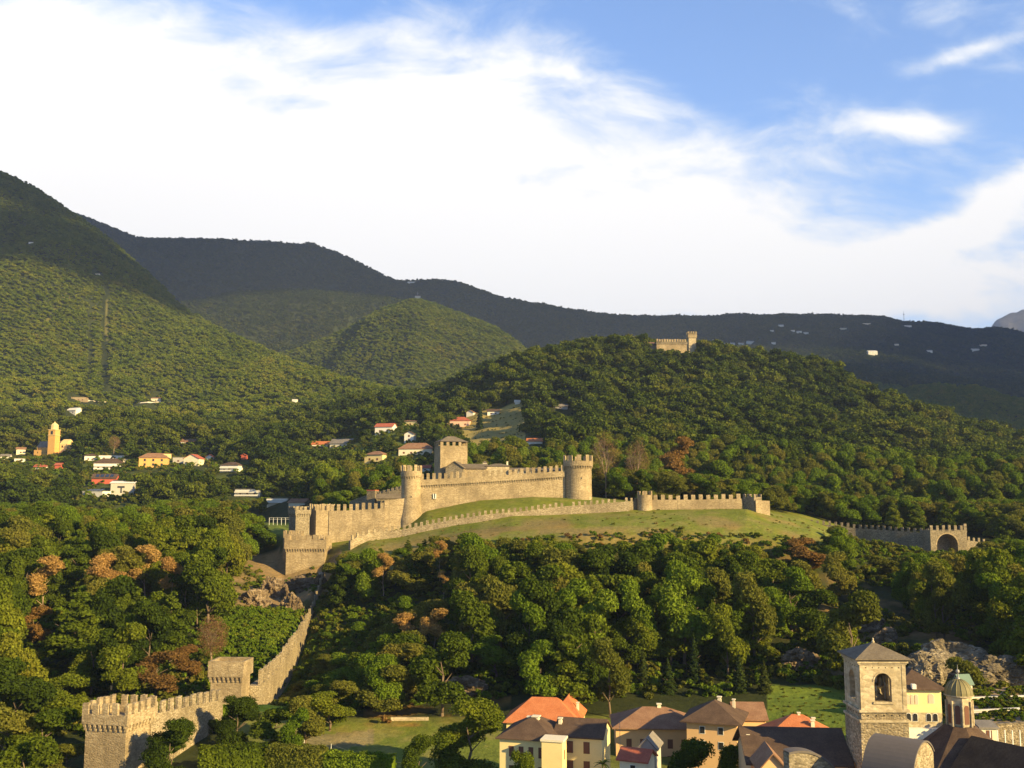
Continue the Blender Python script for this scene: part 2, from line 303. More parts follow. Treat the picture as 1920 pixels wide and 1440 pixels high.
UG = np.linspace(-.92, .92, 901)
YG = np.exp(np.linspace(math.log(150), math.log(9500), 600))
kY = []; kZ = []
for ln in LN:
    us, ys, zs = [], [], []
    for e in ln:
        px, Y, py = e[:3]
        if py is None: u = (px-960)/F; z = e[3]; ys.append(Y); zs.append(z); us.append(u)
        else: u, s = US(px, py); ys.append(Y); zs.append(s*Y); us.append(u)
    kY.append(np.interp(UG, us, ys)); kZ.append(np.interp(UG, us, zs))
kY = np.array(kY); kZ = np.array(kZ)
for i in range(1, len(kY)): kY[i] = np.maximum(kY[i], kY[i-1]+3)
def pchip(x, y, q):
    h = np.diff(x); d = np.diff(y)/h; m = np.zeros_like(y)
    m[1:-1] = np.where(d[:-1]*d[1:] > 0, 2*d[:-1]*d[1:]/(d[:-1]+d[1:]+1e-12*np.sign(d[:-1]+d[1:]+1e-20)), 0)
    m[0] = d[0]; m[-1] = d[-1]
    m[1:-1] = np.where(d[:-1]*d[1:] > 0, m[1:-1], 0)
    i = np.clip(np.searchsorted(x, q)-1, 0, len(h)-1); t = (q-x[i])/h[i]; t = np.clip(t, 0, 1)
    return (2*t**3-3*t**2+1)*y[i]+(t**3-2*t**2+t)*h[i]*m[i]+(-2*t**3+3*t**2)*y[i+1]+(t**3-t**2)*h[i]*m[i+1]
ZG = np.zeros((len(YG), len(UG)))
for j in range(len(UG)): ZG[:, j] = pchip(kY[:, j], kZ[:, j], YG)
# value-noise relief
_perm = RS.rand(256, 256)
def vnoise(x, y):
    xi = np.floor(x).astype(int); yi = np.floor(y).astype(int); fx = x-xi; fy = y-yi
    fx = fx*fx*(3-2*fx); fy = fy*fy*(3-2*fy); g = lambda a, b: _perm[a % 256, b % 256]
    return (g(xi, yi)*(1-fx)+g(xi+1, yi)*fx)*(1-fy)+(g(xi, yi+1)*(1-fx)+g(xi+1, yi+1)*fx)*fy
def fbm(x, y, o=5):
    r = 0; a = .5; n = 0
    for k in range(o): r = r+a*vnoise(x*2**k+17*k, y*2**k+31*k); n += a; a *= .5
    return r/n - .5
YY, UU = np.meshgrid(YG, UG, indexing='ij'); XX = UU*YY
amp = np.interp(YY, [150, 235, 330, 345, 430, 520, 900, 1500, 2500, 4200, 9500], [.3, .8, 2.0, .6, .6, 4, 24, 75, 130, 120, 60])
sc = np.interp(YY, [150, 500, 1500, 3000, 9500], [1/25., 1/70., 1/260., 1/420., 1/600.])
# ridged gullies, frequency fixed per band by blending
n_near = fbm(XX/22, YY/22); n_mid = fbm(XX/90+5, YY/90+9); n_far = fbm(XX/330+3, YY/420+1); n_far = n_far - .35*np.abs(fbm(XX/210+40, YY/600+2, 4))*1.2
wm = np.clip((YY-450)/300, 0, 1); wf = np.clip((YY-1100)/600, 0, 1)
damp = np.ones_like(ZG)
for kk_ in (12, 14, 16, 18): damp = np.minimum(damp, .16+np.abs(YY-kY[kk_][None, :])/(.11*YY))
ZG = ZG + damp*amp*(n_near*(1-wm)+n_mid*wm*(1-wf)+n_far*wf)*1.3
# ground falls away on the right hand side of the steep town wall
for (p0_, p1_) in zip([(466, 231), (512, 262), (556, 308), (586, 352)], [(512, 262), (556, 308), (586, 352), (600, 372)]):
    t_ = np.clip((YY-p0_[1])/(p1_[1]-p0_[1]), 0, 1); wx = ((p0_[0]+(p1_[0]-p0_[0])*t_)-960)/F*YY
    on = (YY >= p0_[1])*(YY < p1_[1]); dxr = XX-wx-1.0
    ZG = ZG - on*np.clip(dxr/2.5, 0, 1)*np.clip(1-(dxr-14)/30, 0, 1)*6.0*np.clip((YY-228)/20, 0, 1)*np.clip((375-YY)/40, 0, 1)
def groundz(x, y):
    x = np.asarray(x, float); y = np.asarray(y, float); yc = np.clip(y, 150.001, 9499)
    u = np.clip(x/yc, -.919, .919); fi = (u+.92)/(1.84)*(len(UG)-1); fj = (np.log(yc)-math.log(150))/(math.log(9500)-math.log(150))*(len(YG)-1)
    i = np.clip(fi.astype(int), 0, len(UG)-2); j = np.clip(fj.astype(int), 0, len(YG)-2); a = fi-i; b = fj-j
    return (ZG[j, i]*(1-a)+ZG[j, i+1]*a)*(1-b)+(ZG[j+1, i]*(1-a)+ZG[j+1, i+1]*a)*b
def gz(x, y): return float(groundz(np.array([x]), np.array([y]))[0])
SM = np.maximum.accumulate(ZG/YY, axis=0)
def vis(x, y, h):
    u = np.clip(x/y, -.919, .919); i = np.clip(((u+.92)/1.84*(len(UG)-1)).round().astype(int), 0, len(UG)-1)
    j = np.clip(((np.log(y)-math.log(150))/(math.log(9500)-math.log(150))*(len(YG)-1)).astype(int), 0, len(YG)-1)
    return (groundz(x, y)+h)/y > SM[j, i]-.0035
def hit(px, py, y0=160, y1=5500):
    ys = np.exp(np.linspace(math.log(y0), math.log(y1), 3000)); u, s = US(px, py)
    d = groundz(u*ys, ys)-s*ys; k = np.argmax(d >= 0)
    if d[k] < 0: k = int(np.argmax(d/ys))
    return float(ys[k])

# vertex cover colour: what grows or lies there, plus painted shade in one forest cutting
PXV, PYV = proj(XX, YY, ZG)
C = np.zeros(ZG.shape+(3,)); C[:] = (.045, .055, .018)
nz = fbm(XX/14+3, YY/14+8)[..., None]*1.0; nz2 = fbm(XX/5+1, YY/5+4)[..., None]
def paint(mask, c, a=1.0): 
    mk = (mask*a)[..., None]; C[:] = C*(1-mk)+np.array(c)*mk
def soft(v, a, b): return np.clip((v-a)/(b-a), 0, 1)
far = soft(YY, 900, 1500); paint(far, (.05, .062, .02))
town = (YY < 225)*(PXV > 420); paint(town, (.18, .20, .05)); 
gr = soft(PXV, 520, 560)*(1-soft(PXV, 1575, 1600))*soft(YY, 338, 345)*(1-soft(YY, 460, 480)); paint(gr, (.195, .225, .034))
dry = gr*(np.clip(nz[..., 0]*7+.35, 0, 1))*(1-soft(YY, 372, 384)); paint(dry, (.30, .21, .09), .8)
dry2 = gr*(np.clip(nz2[..., 0]*6+.1, 0, 1)); paint(dry2, (.24, .20, .08), .5)
lf = soft(PXV, 490, 505)*(1-soft(PXV, 545, 560))*soft(YY, 405, 415)*(1-soft(YY, 520, 540)); paint(lf, (.15, .20, .03))
rk = soft(PXV, 1440, 1500)*(YY < 340)*(YY > 215)*np.clip(nz[..., 0]*5+.35, 0, 1); paint(rk, (.33, .21, .10), .85)
gs = ((PXV > 1440)*(PXV < 1620)*(PYV > 1285)*(YY < 330)).astype(float); paint(gs, (.17, .23, .035))
iv = ((PXV > 415)*(PXV < 600)*(PYV > 1140)*(YY > 225)*(YY < 330)).astype(float); paint(iv, (.055, .11, .016))
rk2 = ((PXV > 430)*(PXV < 640)*(PYV > 1030)*(PYV <= 1165)*(YY > 280)*(YY < 400)).astype(float); paint(rk2, (.36, .25, .14), .9); paint(rk2*np.clip(nz[..., 0]*6, 0, 1), (.08, .10, .02), .8)
lawn = ((PXV > 560)*(PXV < 1000)*(YY > 178)*(YY < 222)).astype(float); paint(lawn, (.19, .23, .04)); paint(lawn*np.clip(nz2[..., 0]*8, 0, 1), (.28, .24, .08), .6)
orr = ((PXV > 680)*(PXV < 960)*(YY >= 219)*(YY < 240)).astype(float); paint(orr*np.clip(nz[..., 0]*6+.2, 0, 1), (.34, .19, .06), .8)
pth = ((PXV > 560)*(PXV < 700)*(np.abs(YY-205-(PXV-560)*.05) < 5)).astype(float); paint(pth, (.30, .24, .14), .8)
vin = ((PXV > 868)*(PXV < 985)*(YY > 640)*(YY < 900)).astype(float); paint(vin, (.40, .32, .11))
vin2 = ((PXV > 640)*(PXV < 800)*(YY > 660)*(YY < 900)).astype(float); paint(vin2, (.12, .15, .03))
paint(((np.abs(PXV-198) < 6)*(PYV > 545)*(PYV < 748)*(YY > 1100)).astype(float), (.03, .04, .012)); paint(((np.abs(PXV-200) < 2.5)*(PYV > 560)*(PYV < 640)*(YY > 1100)).astype(float), (.16, .15, .05)); paint(((np.abs(PXV-(128-(PYV-550)*.75)) < 5)*(PYV > 545)*(PYV < 650)*(YY > 1100)).astype(float), (.17, .165, .05))  # wide dark strip is painted shade in the cutting; pale streaks are bare ground
vil = ((PXV < 620)*(YY > 640)*(YY < 900)*np.clip(nz[..., 0]*4+.3, 0, 1)); paint(vil, (.10, .13, .03), .8)
fsp = soft(PXV, 1450, 1560)*(YY > 600)*(YY < 1000)*np.clip(fbm(XX/26+4, YY/26)*12-.6, 0, 1); paint(fsp, (.34, .23, .12), .9)
C *= (1+nz2*.5)
nxr = 12
near_y = np.linspace(-400, 149, 14)
Vn = np.stack([np.broadcast_to(UG*150, (14, len(UG))), np.broadcast_to(near_y[:, None], (14, len(UG))), np.full((14, len(UG)), -52.)], -1)
Vn[0, :, 0] *= 3
Vt = np.stack([XX, YY, ZG], -1); V = np.concatenate([Vn, Vt], 0); nr, nc = V.shape[:2]
Cn = np.concatenate([np.broadcast_to(np.array([.12, .12, .10]), (14, nc, 3)), C], 0)
idx = np.arange(nr*nc).reshape(nr, nc)
Q = np.stack([idx[:-1, :-1], idx[:-1, 1:], idx[1:, 1:], idx[1:, :-1]], -1).reshape(-1, 4)
m, t, o = newmat('ground_cover')
at = t.new('ShaderNodeAttribute'); at.attribute_name = 'cover'; g = t.new('ShaderNodeNewGeometry').outputs['Position']
na = t.noise(g, .6, 6, .7); nb = t.noise(g, .09, 4, .6)
col = t.mix(t.mapr(na, .3, .7, 0, .8), at.outputs['Color'], t.mix(1.0, at.outputs['Color'], (.45, .5, .4), 'MULTIPLY'))
col = t.mix(t.mapr(nb, .45, .7, 0, .5), col, t.mix(1.0, col, (1.5, 1.25, .9), 'MULTIPLY'))
bsdf(t, o, col, .95, na, .8, .5, spec=.1); M_GROUND = m
ground = link('ground', np_mesh('ground', V.reshape(-1, 3), Q, M_GROUND, True, colors=np.concatenate([Cn.reshape(-1, 3), np.ones((nr*nc, 1))], 1)))
tag(ground, kind='structure')

# far peak at the right edge, a mountain of its own
mb_v = []; n = 60
pk = [(1560, 700), (1700, 665), (1790, 640), (1830, 622), (1850, 600), (1870, 580), (1890, 570), (1920, 562), (1990, 545), (2080, 545), (2200, 552), (2400, 570), (2600, 640)]
uu = np.linspace(US(1500, 600)[0], US(2650, 600)[0], 300); pu = [US(*p)[0] for p in pk]; ps = [US(*p)[1] for p in pk]
yr = np.linspace(8600, 12800, 160); Yp, Up = np.meshgrid(yr, uu, indexing='ij'); crest = np.interp(Up, pu, ps)*10500
tt = 1-np.abs(Yp-10500)/2100; Zp = crest*np.clip(tt, 0, 1)**.8 + (fbm(Up*Yp/500, Yp/500)*420 - 520*np.abs(fbm(Up*Yp/240+9, Yp/700)) + fbm(Up*Yp/90, Yp/120)*120)*np.clip(tt*2, 0, 1)*np.clip(1.15-tt, .12, 1)
idx = np.arange(Zp.size).reshape(Zp.shape); Q = np.stack([idx[:-1, :-1], idx[:-1, 1:], idx[1:, 1:], idx[1:, :-1]], -1).reshape(-1, 4)
M_PEAK = m_stone('peak_rock', (.07, .07, .065), (.11, .105, .09), (.17, .15, .12), .02, .3, .5)
tag(link('mountain', np_mesh('mountain', np.stack([Up*Yp, Yp, Zp-100], -1).reshape(-1, 3), Q, M_PEAK, True)), kind='structure')

# ------------------------------------------------------------------ foliage meshes
def ico(sub=1):
    import bmesh
    b = bmesh.new(); bmesh.ops.create_icosphere(b, subdivisions=sub, radius=1); b.verts.ensure_lookup_table()
    v = np.array([p.co[:] for p in b.verts]); f = np.array([[q.index for q in fc.verts] for fc in b.faces]); b.free(); return v, f
IV1, IF1 = ico(1); IV2, IF2 = ico(2)
def quads(pos, nor, size, rs):
    n = len(pos); r = rs.normal(size=(n, 3)); t = np.cross(nor, r); t /= np.linalg.norm(t, axis=1)[:, None]+1e-9; b = np.cross(nor, t)
    s = (size*rs.uniform(.55, 1.35, n))[:, None]; asp = rs.uniform(.55, 1.0, n)[:, None]
    V = np.stack([pos-t*s*.5, pos-b*s*asp*.5+nor*s*.08, pos+t*s*.5, pos+b*s*asp*.5-nor*s*.08], 1).reshape(-1, 3)
    return V, np.arange(4*n).reshape(-1, 4)
def crown(seed, Rr, H, z0, nb, nl, ls, mat, core=True, shape='round', sub=1, ck=.80, nj=.75):
    rs = np.random.RandomState(seed); Cs = []; Rb = []
    for i in range(nb):
        if shape == 'round':
            d = rs.normal(size=3); d /= np.linalg.norm(d); 
            if d[2] < -.75: d[2] *= -.5
            tz = .13+.74*((i*.618+rs.uniform(0, .25)) % 1); rad = Rr*.66*math.sqrt(max(.05, 1-((tz-.42)/.60)**2))*rs.uniform(.55, 1.0); a = i*2.4+rs.uniform(-.5, .5)
            c = np.array([rad*math.cos(a), rad*math.sin(a), z0+H*tz]); r = Rr*rs.uniform(.20, .36)
        else:  # tall
            tt = (i+.5)/nb; rad = Rr*(1-tt)**.6*.6; a = i*2.4; c = np.array([rad*math.cos(a), rad*math.sin(a), z0+H*(.08+.84*tt)]); r = Rr*(.40*(1-tt)+.14)
        Cs.append(c); Rb.append(r)
    Cs = np.array(Cs); Rb = np.array(Rb); pr = Rb**2/np.sum(Rb**2); bi = rs.choice(nb, nl*2, p=pr)
    d = rs.normal(size=(nl*2, 3)); d /= np.linalg.norm(d, axis=1)[:, None]; d[:, 2] = np.where(d[:, 2] < -.3, -d[:, 2], d[:, 2])
    lump = 1+.12*np.sin(d[:, 0]*7+bi)*np.sin(d[:, 1]*6+bi*2)
    pos = Cs[bi]+d*(Rb[bi]*rs.uniform(.78, 1.28, nl*2)*lump)[:, None]*np.array([1, 1, .82])
    ok = np.ones(nl*2, bool)
    for c, r in zip(Cs, Rb): ok &= (np.linalg.norm((pos-c)/np.array([1, 1, .82]), axis=1) > r*.72)
    pos = pos[ok][:nl]; d = d[ok][:nl]; nor = d+rs.normal(size=d.shape)*nj; nor[:, 2] += .15; nor /= np.linalg.norm(nor, axis=1)[:, None]
    V, Qd = quads(pos, nor, ls, rs); T3 = None
    if core:
        iv, fi = (IV1, IF1) if sub == 1 else (IV2, IF2); vs = [V]; ts = []; k = len(V)
        for c, r in zip(Cs, Rb):
            jj = 1+rs.uniform(-.16, .16, len(iv)); vs.append(c+iv*(r*ck*jj)[:, None]*np.array([1, 1, .8])); ts.append(fi+k); k += len(iv)
        V = np.concatenate(vs); T3 = np.concatenate(ts)
    return np_mesh('crown', V, Qd, mat, False, T3)
def conifer(seed, Rr, H, z0, nl, ls, mat):
    rs = np.random.RandomState(seed); tt = rs.uniform(0, 1, nl)**1.35; tiers = 13; tq = (np.floor(tt*tiers)+rs.uniform(0, .55, nl))/tiers
    a = rs.uniform(0, 2*PI, nl); rm = Rr*(1-tq)**.85*(.82+.18*np.sin(a*5+np.floor(tt*tiers)*2.1)); fr = rs.uniform(.35, 1, nl)**.6; r = rm*fr
    pos = np.stack([r*np.cos(a), r*np.sin(a), z0+H*tq-fr*rm*.32], 1); nor = np.stack([np.cos(a)*.55, np.sin(a)*.55, np.full(nl, .8)], 1)+rs.normal(size=(nl, 3))*.3
    nor /= np.linalg.norm(nor, axis=1)[:, None]; V, Qd = quads(pos, nor, ls, rs)
    n = 10; cone = []; T3 = []; k = len(V)
    for lv in range(6):
        zz = z0+H*lv/6; rr = Rr*(1-lv/6)**.85*.62
        for i in range(n): cone.append((rr*math.cos(2*PI*i/n), rr*math.sin(2*PI*i/n), zz-rr*.2))
        cone.append((0, 0, zz+H*.24))
        for i in range(n): T3.append((k+lv*(n+1)+i, k+lv*(n+1)+(i+1) % n, k+lv*(n+1)+n))
    return np_mesh('crown', np.concatenate([V, np.array(cone)]), Qd, mat, False, np.array(T3))
def trunk_mesh(seed, H, r, mat, limbs=6):
    rr = random.Random(seed); mb = MB(); p = Vector((0, 0, -1.5)); top = H*.62; n = 5
    pts = [Vector((rr.uniform(-.03, .03)*H*k/n, rr.uniform(-.03, .03)*H*k/n, -1.5+(top+1.5)*k/n)) for k in range(n+1)]
    for k in range(n): mb.tube(pts[k], pts[k+1], r*(1-.8*k/n), r*(1-.8*(k+1)/n), 7)
    for i in range(limbs):
        k = rr.randint(2, n-1); q = pts[k]; a = rr.uniform(0, 2*PI); l = H*rr.uniform(.10, .17)
        mb.tube(q, q+Vector((math.cos(a)*l, math.sin(a)*l, l*.8)), r*.38, r*.1, 5)
    return mb.mesh('trunk', mat, True)
def bare_mesh(seed, H, mat, depth=5, fine=.02):
    rr = random.Random(seed); mb = MB()
    def br(p, d, l, r, k):
        q = p+d*l; mb.tube(p, q, r, r*.65, 5 if k > 2 else 3)
        if k == 0: return
        for i in range(3 if k > 1 else 4):
            a = Vector((rr.gauss(0, 1), rr.gauss(0, 1), rr.gauss(0, .6))).normalized()
            nd = (d+a*rr.uniform(.35, .62)+Vector((0, 0, .18))).normalized(); br(q if i else p+d*l*.7, nd, l*rr.uniform(.6, .82), r*.58, k-1)
    br(Vector((0, 0, -1)), Vector((0, 0, 1)), H*.3, H*.018, depth)
    return mb.mesh('bare_branches', mat)

# reference tree: height 20, crown radius 7
BROAD = [crown(s, 7, 19, 1, 34, 9500, .62, M_LEAF) for s in (1, 2, 3, 4, 5)]
BROADF = [crown(s, 7, 19, 1, 32, 9500, .60, M_LEAFB) for s in (6, 7)]
OLIVE = [crown(s, 7, 19, 1, 30, 9000, .60, M_OLIVE) for s in (8, 9)]
AUT = [crown(s, 7, 18, 1.5, 26, 6500, .58, M_AUT) for s in (10, 11)]
TAN = [crown(s, 7, 17, 2, 24, 5500, .55, M_TAN) for s in (12, 13)]
TALL = [crown(s, 4.6, 18, 2, 15, 5600, .6, M_LEAF, shape='tall') for s in (14, 15)]
HIRES = [crown(s, 7, 19.5, .5, 44, 17000, .42, M_LEAF) for s in (16, 17)]
CONI = [conifer(s, 4.2, 19, 1, 2600, .85, M_CONF) for s in (18, 19)]
FARC = [crown(s, 7, 13, 1, 22, 1300, 1.15, M_FAR, ck=.62, nj=1.0) for s in (20, 21, 22, 23)]
FARS = [crown(s, 7, 13, 1, 14, 700, 1.6, M_SLOPE, ck=.35, nj=2.2) for s in (27, 28, 29)]
FARX = [crown(s, 8, 13, 0, 8, 110, 2.4, M_RIDGE, ck=.6, nj=1.3) for s in (24, 25, 26)]
TR = [trunk_mesh(s, 20, .42, M_BARK) for s in (1, 2, 3)]; TRP = trunk_mesh(4, 20, .34, M_PALEBARK)

def make_tree(name, crown_me, trunk_me, loc, rz, h, w, label, cat, group):
    o = empty(name, loc, rz, label, cat, group); o.scale = (w/14., w/14., h/20.)
    link('trunk', trunk_me, o); c = link('crown', crown_me, o); return o, c

# occlusion boxes: things that trees must not hide  (px0,px1,py0,py1,Y)
KEEP = []
def keep(px0, px1, py0, py1, Y, rad=None): KEEP.append((px0, px1, py0, py1, Y))

# ------------------------------------------------------------------ walls and towers
def merlon_meshes(w_, th, h, mat, drop=.8, swallow=False):
    res = []
    for k in range(4):
        rr = random.Random(k*7+int(w_*100)); mb = MB(); a, b = w_*.5*rr.uniform(.94, 1.02), th*.5; hh = h*rr.uniform(.88, 1.03)
        j = lambda: rr.uniform(-.07, .07)
        z0, z1 = -drop, hh
        if swallow: prof = [(-a, z0), (a, z0), (a, z1+j()), (a*.5, z1*.86), (0, z1*.72), (-a*.5, z1*.86), (-a, z1+j())]
        else: prof = [(-a, z0), (a, z0), (a+j()*.3, z1*.55), (a+j(), z1+j()), (a*.2, z1+j()), (-a*.3, z1+j()), (-a+j(), z1+j()), (-a+j()*.3, z1*.5)]
        mb.extr([(x, z) for x, z in prof], -b, b, 'y'); res.append(mb.mesh('merlon', mat))
    return res
def split_corbels(mc, mat, parent, per=2):
    n = len(mc.v)//(8*per)
    for k in range(n):
        m_ = MB(); m_.v = mc.v[k*8*per:(k+1)*8*per]; m_.f = [tuple(i-k*8*per for i in f) for f in mc.f[k*6*per:(k+1)*6*per]]; m_.mi = [0]*len(m_.f); m_.build('corbel', mat, parent)
def wall_run(name, label, cat, pts, th=1.6, mer=(1.5, 1.7, 1.0), mat=None, corb=None, group=None, sink=5, merth=.55, bands=None, ruin=0.0, inner=False):
    """pts: (px, py_walk, Y) = foot of the merlons along the outer (camera) face; body reaches into the ground"""
    mat = mat or M_STONE; W = [P(*p) for p in pts]; root = empty(name, (W[0].x, W[0].y, gz(W[0].x, W[0].y)), 0, label, cat, group); O = root.location
    # resample
    S = []
    for a, b in zip(W[:-1], W[1:]):
        n = max(1, int((b-a).length/3.0))
        for k in range(n): S.append(a.lerp(b, k/n))
    S.append(W[-1]); mb = MB(); vs = []
    for i, p in enumerate(S):
        d = (S[min(i+1, len(S)-1)]-S[max(i-1, 0)]); d.z = 0; d.normalize(); nrm = Vector((d.y, -d.x, 0))
        if nrm.y > 0: nrm = -nrm
        bz = min(gz(p.x, p.y), gz(p.x-nrm.x*th, p.y-nrm.y*th))-sink
        q = p-nrm*th; bf = p+nrm*.25
        vs += [Vector((bf.x, bf.y, bz))-O, p-O, q-O, Vector((q.x, q.y, bz))-O]
    fs = []
    for i in range(len(S)-1):
        a = 4*i; b = a+4; fs += [(a, b, b+1, a+1), (a+1, b+1, b+2, a+2), (a+2, b+2, b+3, a+3)]
    fs += [(0, 1, 2, 3), (len(vs)-1, len(vs)-2, len(vs)-3, len(vs)-4)]
    mb.add(vs, fs); mb.build('wall_body', mat, root)
    outw = 0.0
    if corb:     # (parapet height, projection)
        ph, pj = corb; outw = pj; mp = MB(); mc = MB()
        for a, b in zip(W[:-1], W[1:]):
            d = (b-a); L_ = d.length; dh = Vector((d.x, d.y, 0)).normalized(); nrm = Vector((dh.y, -dh.x, 0)); nrm = nrm if nrm.y < 0 else -nrm
            def q(p, o_, z): return p+nrm*o_+Vector((0, 0, z))-O
            vs = [q(a, pj, -ph), q(b, pj, -ph), q(b, pj, .01), q(a, pj, .01), q(a, -.1, -ph), q(b, -.1, -ph), q(b, -.1, .01), q(a, -.1, .01)]
            mp.add(vs, [(0, 1, 2, 3), (3, 2, 6, 7), (4, 5, 1, 0), (0, 3, 7, 4), (1, 5, 6, 2)])
            n = int(L_/.95)
            for k in range(n):
                c = a.lerp(b, (k+.5)/n); e = dh*.2
                for (z0, z1, oo) in ((-ph-.5, -ph-.003, pj*.95), (-ph-1.05, -ph-.5, pj*.55)):
                    vv = [c-e, c+e]
                    pts8 = [q(vv[0], -.05, z0), q(vv[1], -.05, z0), q(vv[0], oo*.75, z0), q(vv[1], oo*.75, z0), q(vv[0], -.05, z1), q(vv[1], -.05, z1), q(vv[0], oo, z1), q(vv[1], oo, z1)]
                    mc.add(pts8, [(0, 1, 3, 2), (4, 6, 7, 5), (2, 3, 7, 6), (0, 2, 6, 4), (1, 5, 7, 3), (0, 4, 5, 1)])
        cpar = mp.build('parapet', mat, root); split_corbels(mc, mat, cpar)
    mw, mh, gap = mer
    if mw:
        MM = merlon_meshes(mw, merth, mh, mat)
        Lt = [0]
        for a, b in zip(W[:-1], W[1:]): Lt.append(Lt[-1]+math.hypot(b.x-a.x, b.y-a.y))
        n = max(1, int(Lt[-1]/(mw+gap))); rr = random.Random(len(pts)+int(W[0].x))
        for k in range(n):
            s = (k+.5)/n*Lt[-1]; j = max(i for i in range(len(W)-1) if Lt[i] <= s+1e-6); f_ = (s-Lt[j])/(Lt[j+1]-Lt[j]); c = W[j].lerp(W[j+1], f_)
            if rr.random() < ruin: continue
            d = W[j+1]-W[j]; dh = Vector((d.x, d.y, 0)).normalized(); nrm = Vector((dh.y, -dh.x, 0)); nrm = nrm if nrm.y < 0 else -nrm
            c = c+nrm*((outw-merth/2+.012) if not inner else -(th-merth/2+.012))-O; link('merlon', MM[rr.randint(0, 3)], root, c, math.atan2(dh.y, dh.x), (1, 1, rr.uniform(.9, 1.06)))
    return root
def round_tower(name, label, c, r, zb, zt, ph=2.0, pj=.5, mer=(1.6, 1.7, 9), mat=None, talus=1.12, win=(), group=None, cat='tower', corb=True, holes=0):
    """c=(x,y) centre, zt = foot of the merlons"""
    mat = mat or M_STONE; root = empty(name, (c[0], c[1], zb), 0, label, cat, group); H = zt-zb; mb = MB()
    mb.lathe([(r*talus, -5), (r*talus, 0), (r*(1+(talus-1)*.4), H*.18), (r, H*.4), (r, H-ph+.01)], 40); mb.build('tower_body', mat, root, smooth=False)
    R2 = r+pj; mp = MB()
    mp.lathe([(R2, H-ph), (R2, H), (R2-.6, H), (R2-.6, H-.9), (.01, H-.9)], 40, caps=False); mp.lathe([(R2-.02, H-ph+.002), (r-.3, H-ph+.002)], 40, caps=False); cpar = mp.build('parapet', mat, root)
    if corb:
        mc = MB(); n = int(2*PI*r/.95)
        for k in range(n):
            M_ = Matrix.Rotation(2*PI*k/n, 4, 'Z'); mc.box(-.2, .2, r-.1, r+pj*.9, H-ph-.5, H-ph-.004, M_); mc.box(-.2, .2, r-.1, r+pj*.5, H-ph-1.05, H-ph-.5, M_)
        split_corbels(mc, mat, cpar)
    mw, mh, n = mer; MM = merlon_meshes(mw, .55, mh, mat)
    for k in range(n):
        a = 2*PI*(k+.5)/n; link('merlon', MM[k % 4], root, ((R2-.3)*math.cos(a), (R2-.3)*math.sin(a), H), a+PI/2)
    for a, z, ww, wh in win:
        M_ = Matrix.Rotation(a, 4, 'Z'); mw_ = MB(); mw_.box(-ww/2, ww/2, -r-.12, -r+.4, z, z+wh, M_); mw_.build('window', M_GLASS, root)
    return root
def rect_tower(name, label, c, w_, d_, zb, zt, rz=0, ph=2.0, pj=.5, mer=(1.4, 1.6, .9), mat=None, corb=True, cat='tower', group=None, slits=(), sink=5, corb_faces=(0, 1, 2, 3)):
    mat = mat or M_STONE; root = empty(name, (c[0], c[1], zb), rz, label, cat, group); H = zt-zb; mb = MB(); a, b = w_/2, d_/2
    mb.box(-a, a, -b, b, -sink, H-ph+.01 if corb else H); mb.build('tower_body', mat, root)
    A, B = (a+pj, b+pj) if corb else (a+.012, b+.012)
    if corb:
        mp = MB(); 
        for (x0, x1, y0, y1) in ((-A, A, -B, -B+.55), (-A, A, B-.55, B), (-A, -A+.55, -B+.55, B-.55), (A-.55, A, -B+.55, B-.55)): mp.box(x0, x1, y0, y1, H-ph, H)
        mp.box(-A+.5, A-.5, -B+.5, B-.5, H-ph+.02, H-1.2); cpar = mp.build('parapet', mat, root); mc = MB()
        for f_ in corb_faces:
            M_ = Matrix.Rotation(f_*PI/2, 4, 'Z'); hw = a if f_ % 2 == 0 else b; off = b if f_ % 2 == 0 else a; n = int(2*hw/.95)
            for k in range(n+1):
                x = -hw+2*hw*k/n
                mc.box(x-.2, x+.2, -off-pj*.92, -off+.05, H-ph-.5, H-ph-.004, M_); mc.box(x-.2, x+.2, -off-pj*.5, -off+.05, H-ph-1.1, H-ph-.5, M_)
        split_corbels(mc, mat, cpar)
    if mer:
        mw, mh, gap = mer; MM = merlon_meshes(mw, .55, mh, mat)
        for f_ in range(4):
            hw = A if f_ % 2 == 0 else B; off = B if f_ % 2 == 0 else A; n = max(2, int(round((2*hw+gap)/(mw+gap)))); st = (2*hw-mw)/(n-1)
            for k in range(n-1 if True else n):
                x = -hw+mw/2+st*k; p = Matrix.Rotation(f_*PI/2, 4, 'Z') @ Vector((x, -off+.275-.006, H)); link('merlon', MM[(k*3+f_) % 4], root, p, f_*PI/2)
    for f_, x, z, ww, wh in slits:
        off = b if f_ % 2 == 0 else a; M_ = Matrix.Rotation(f_*PI/2, 4, 'Z'); ms = MB(); ms.box(x-ww/2, x+ww/2, -off-.03, -off+.3, z, z+wh, M_); ms.build('arrow_slit', M_GLASS, root)
    return root
def pz(py, Y): return P(960, py, Y).z
def pxx(px, py, Y): return P(px, py, Y).x
def mpp(Y): return Y/F

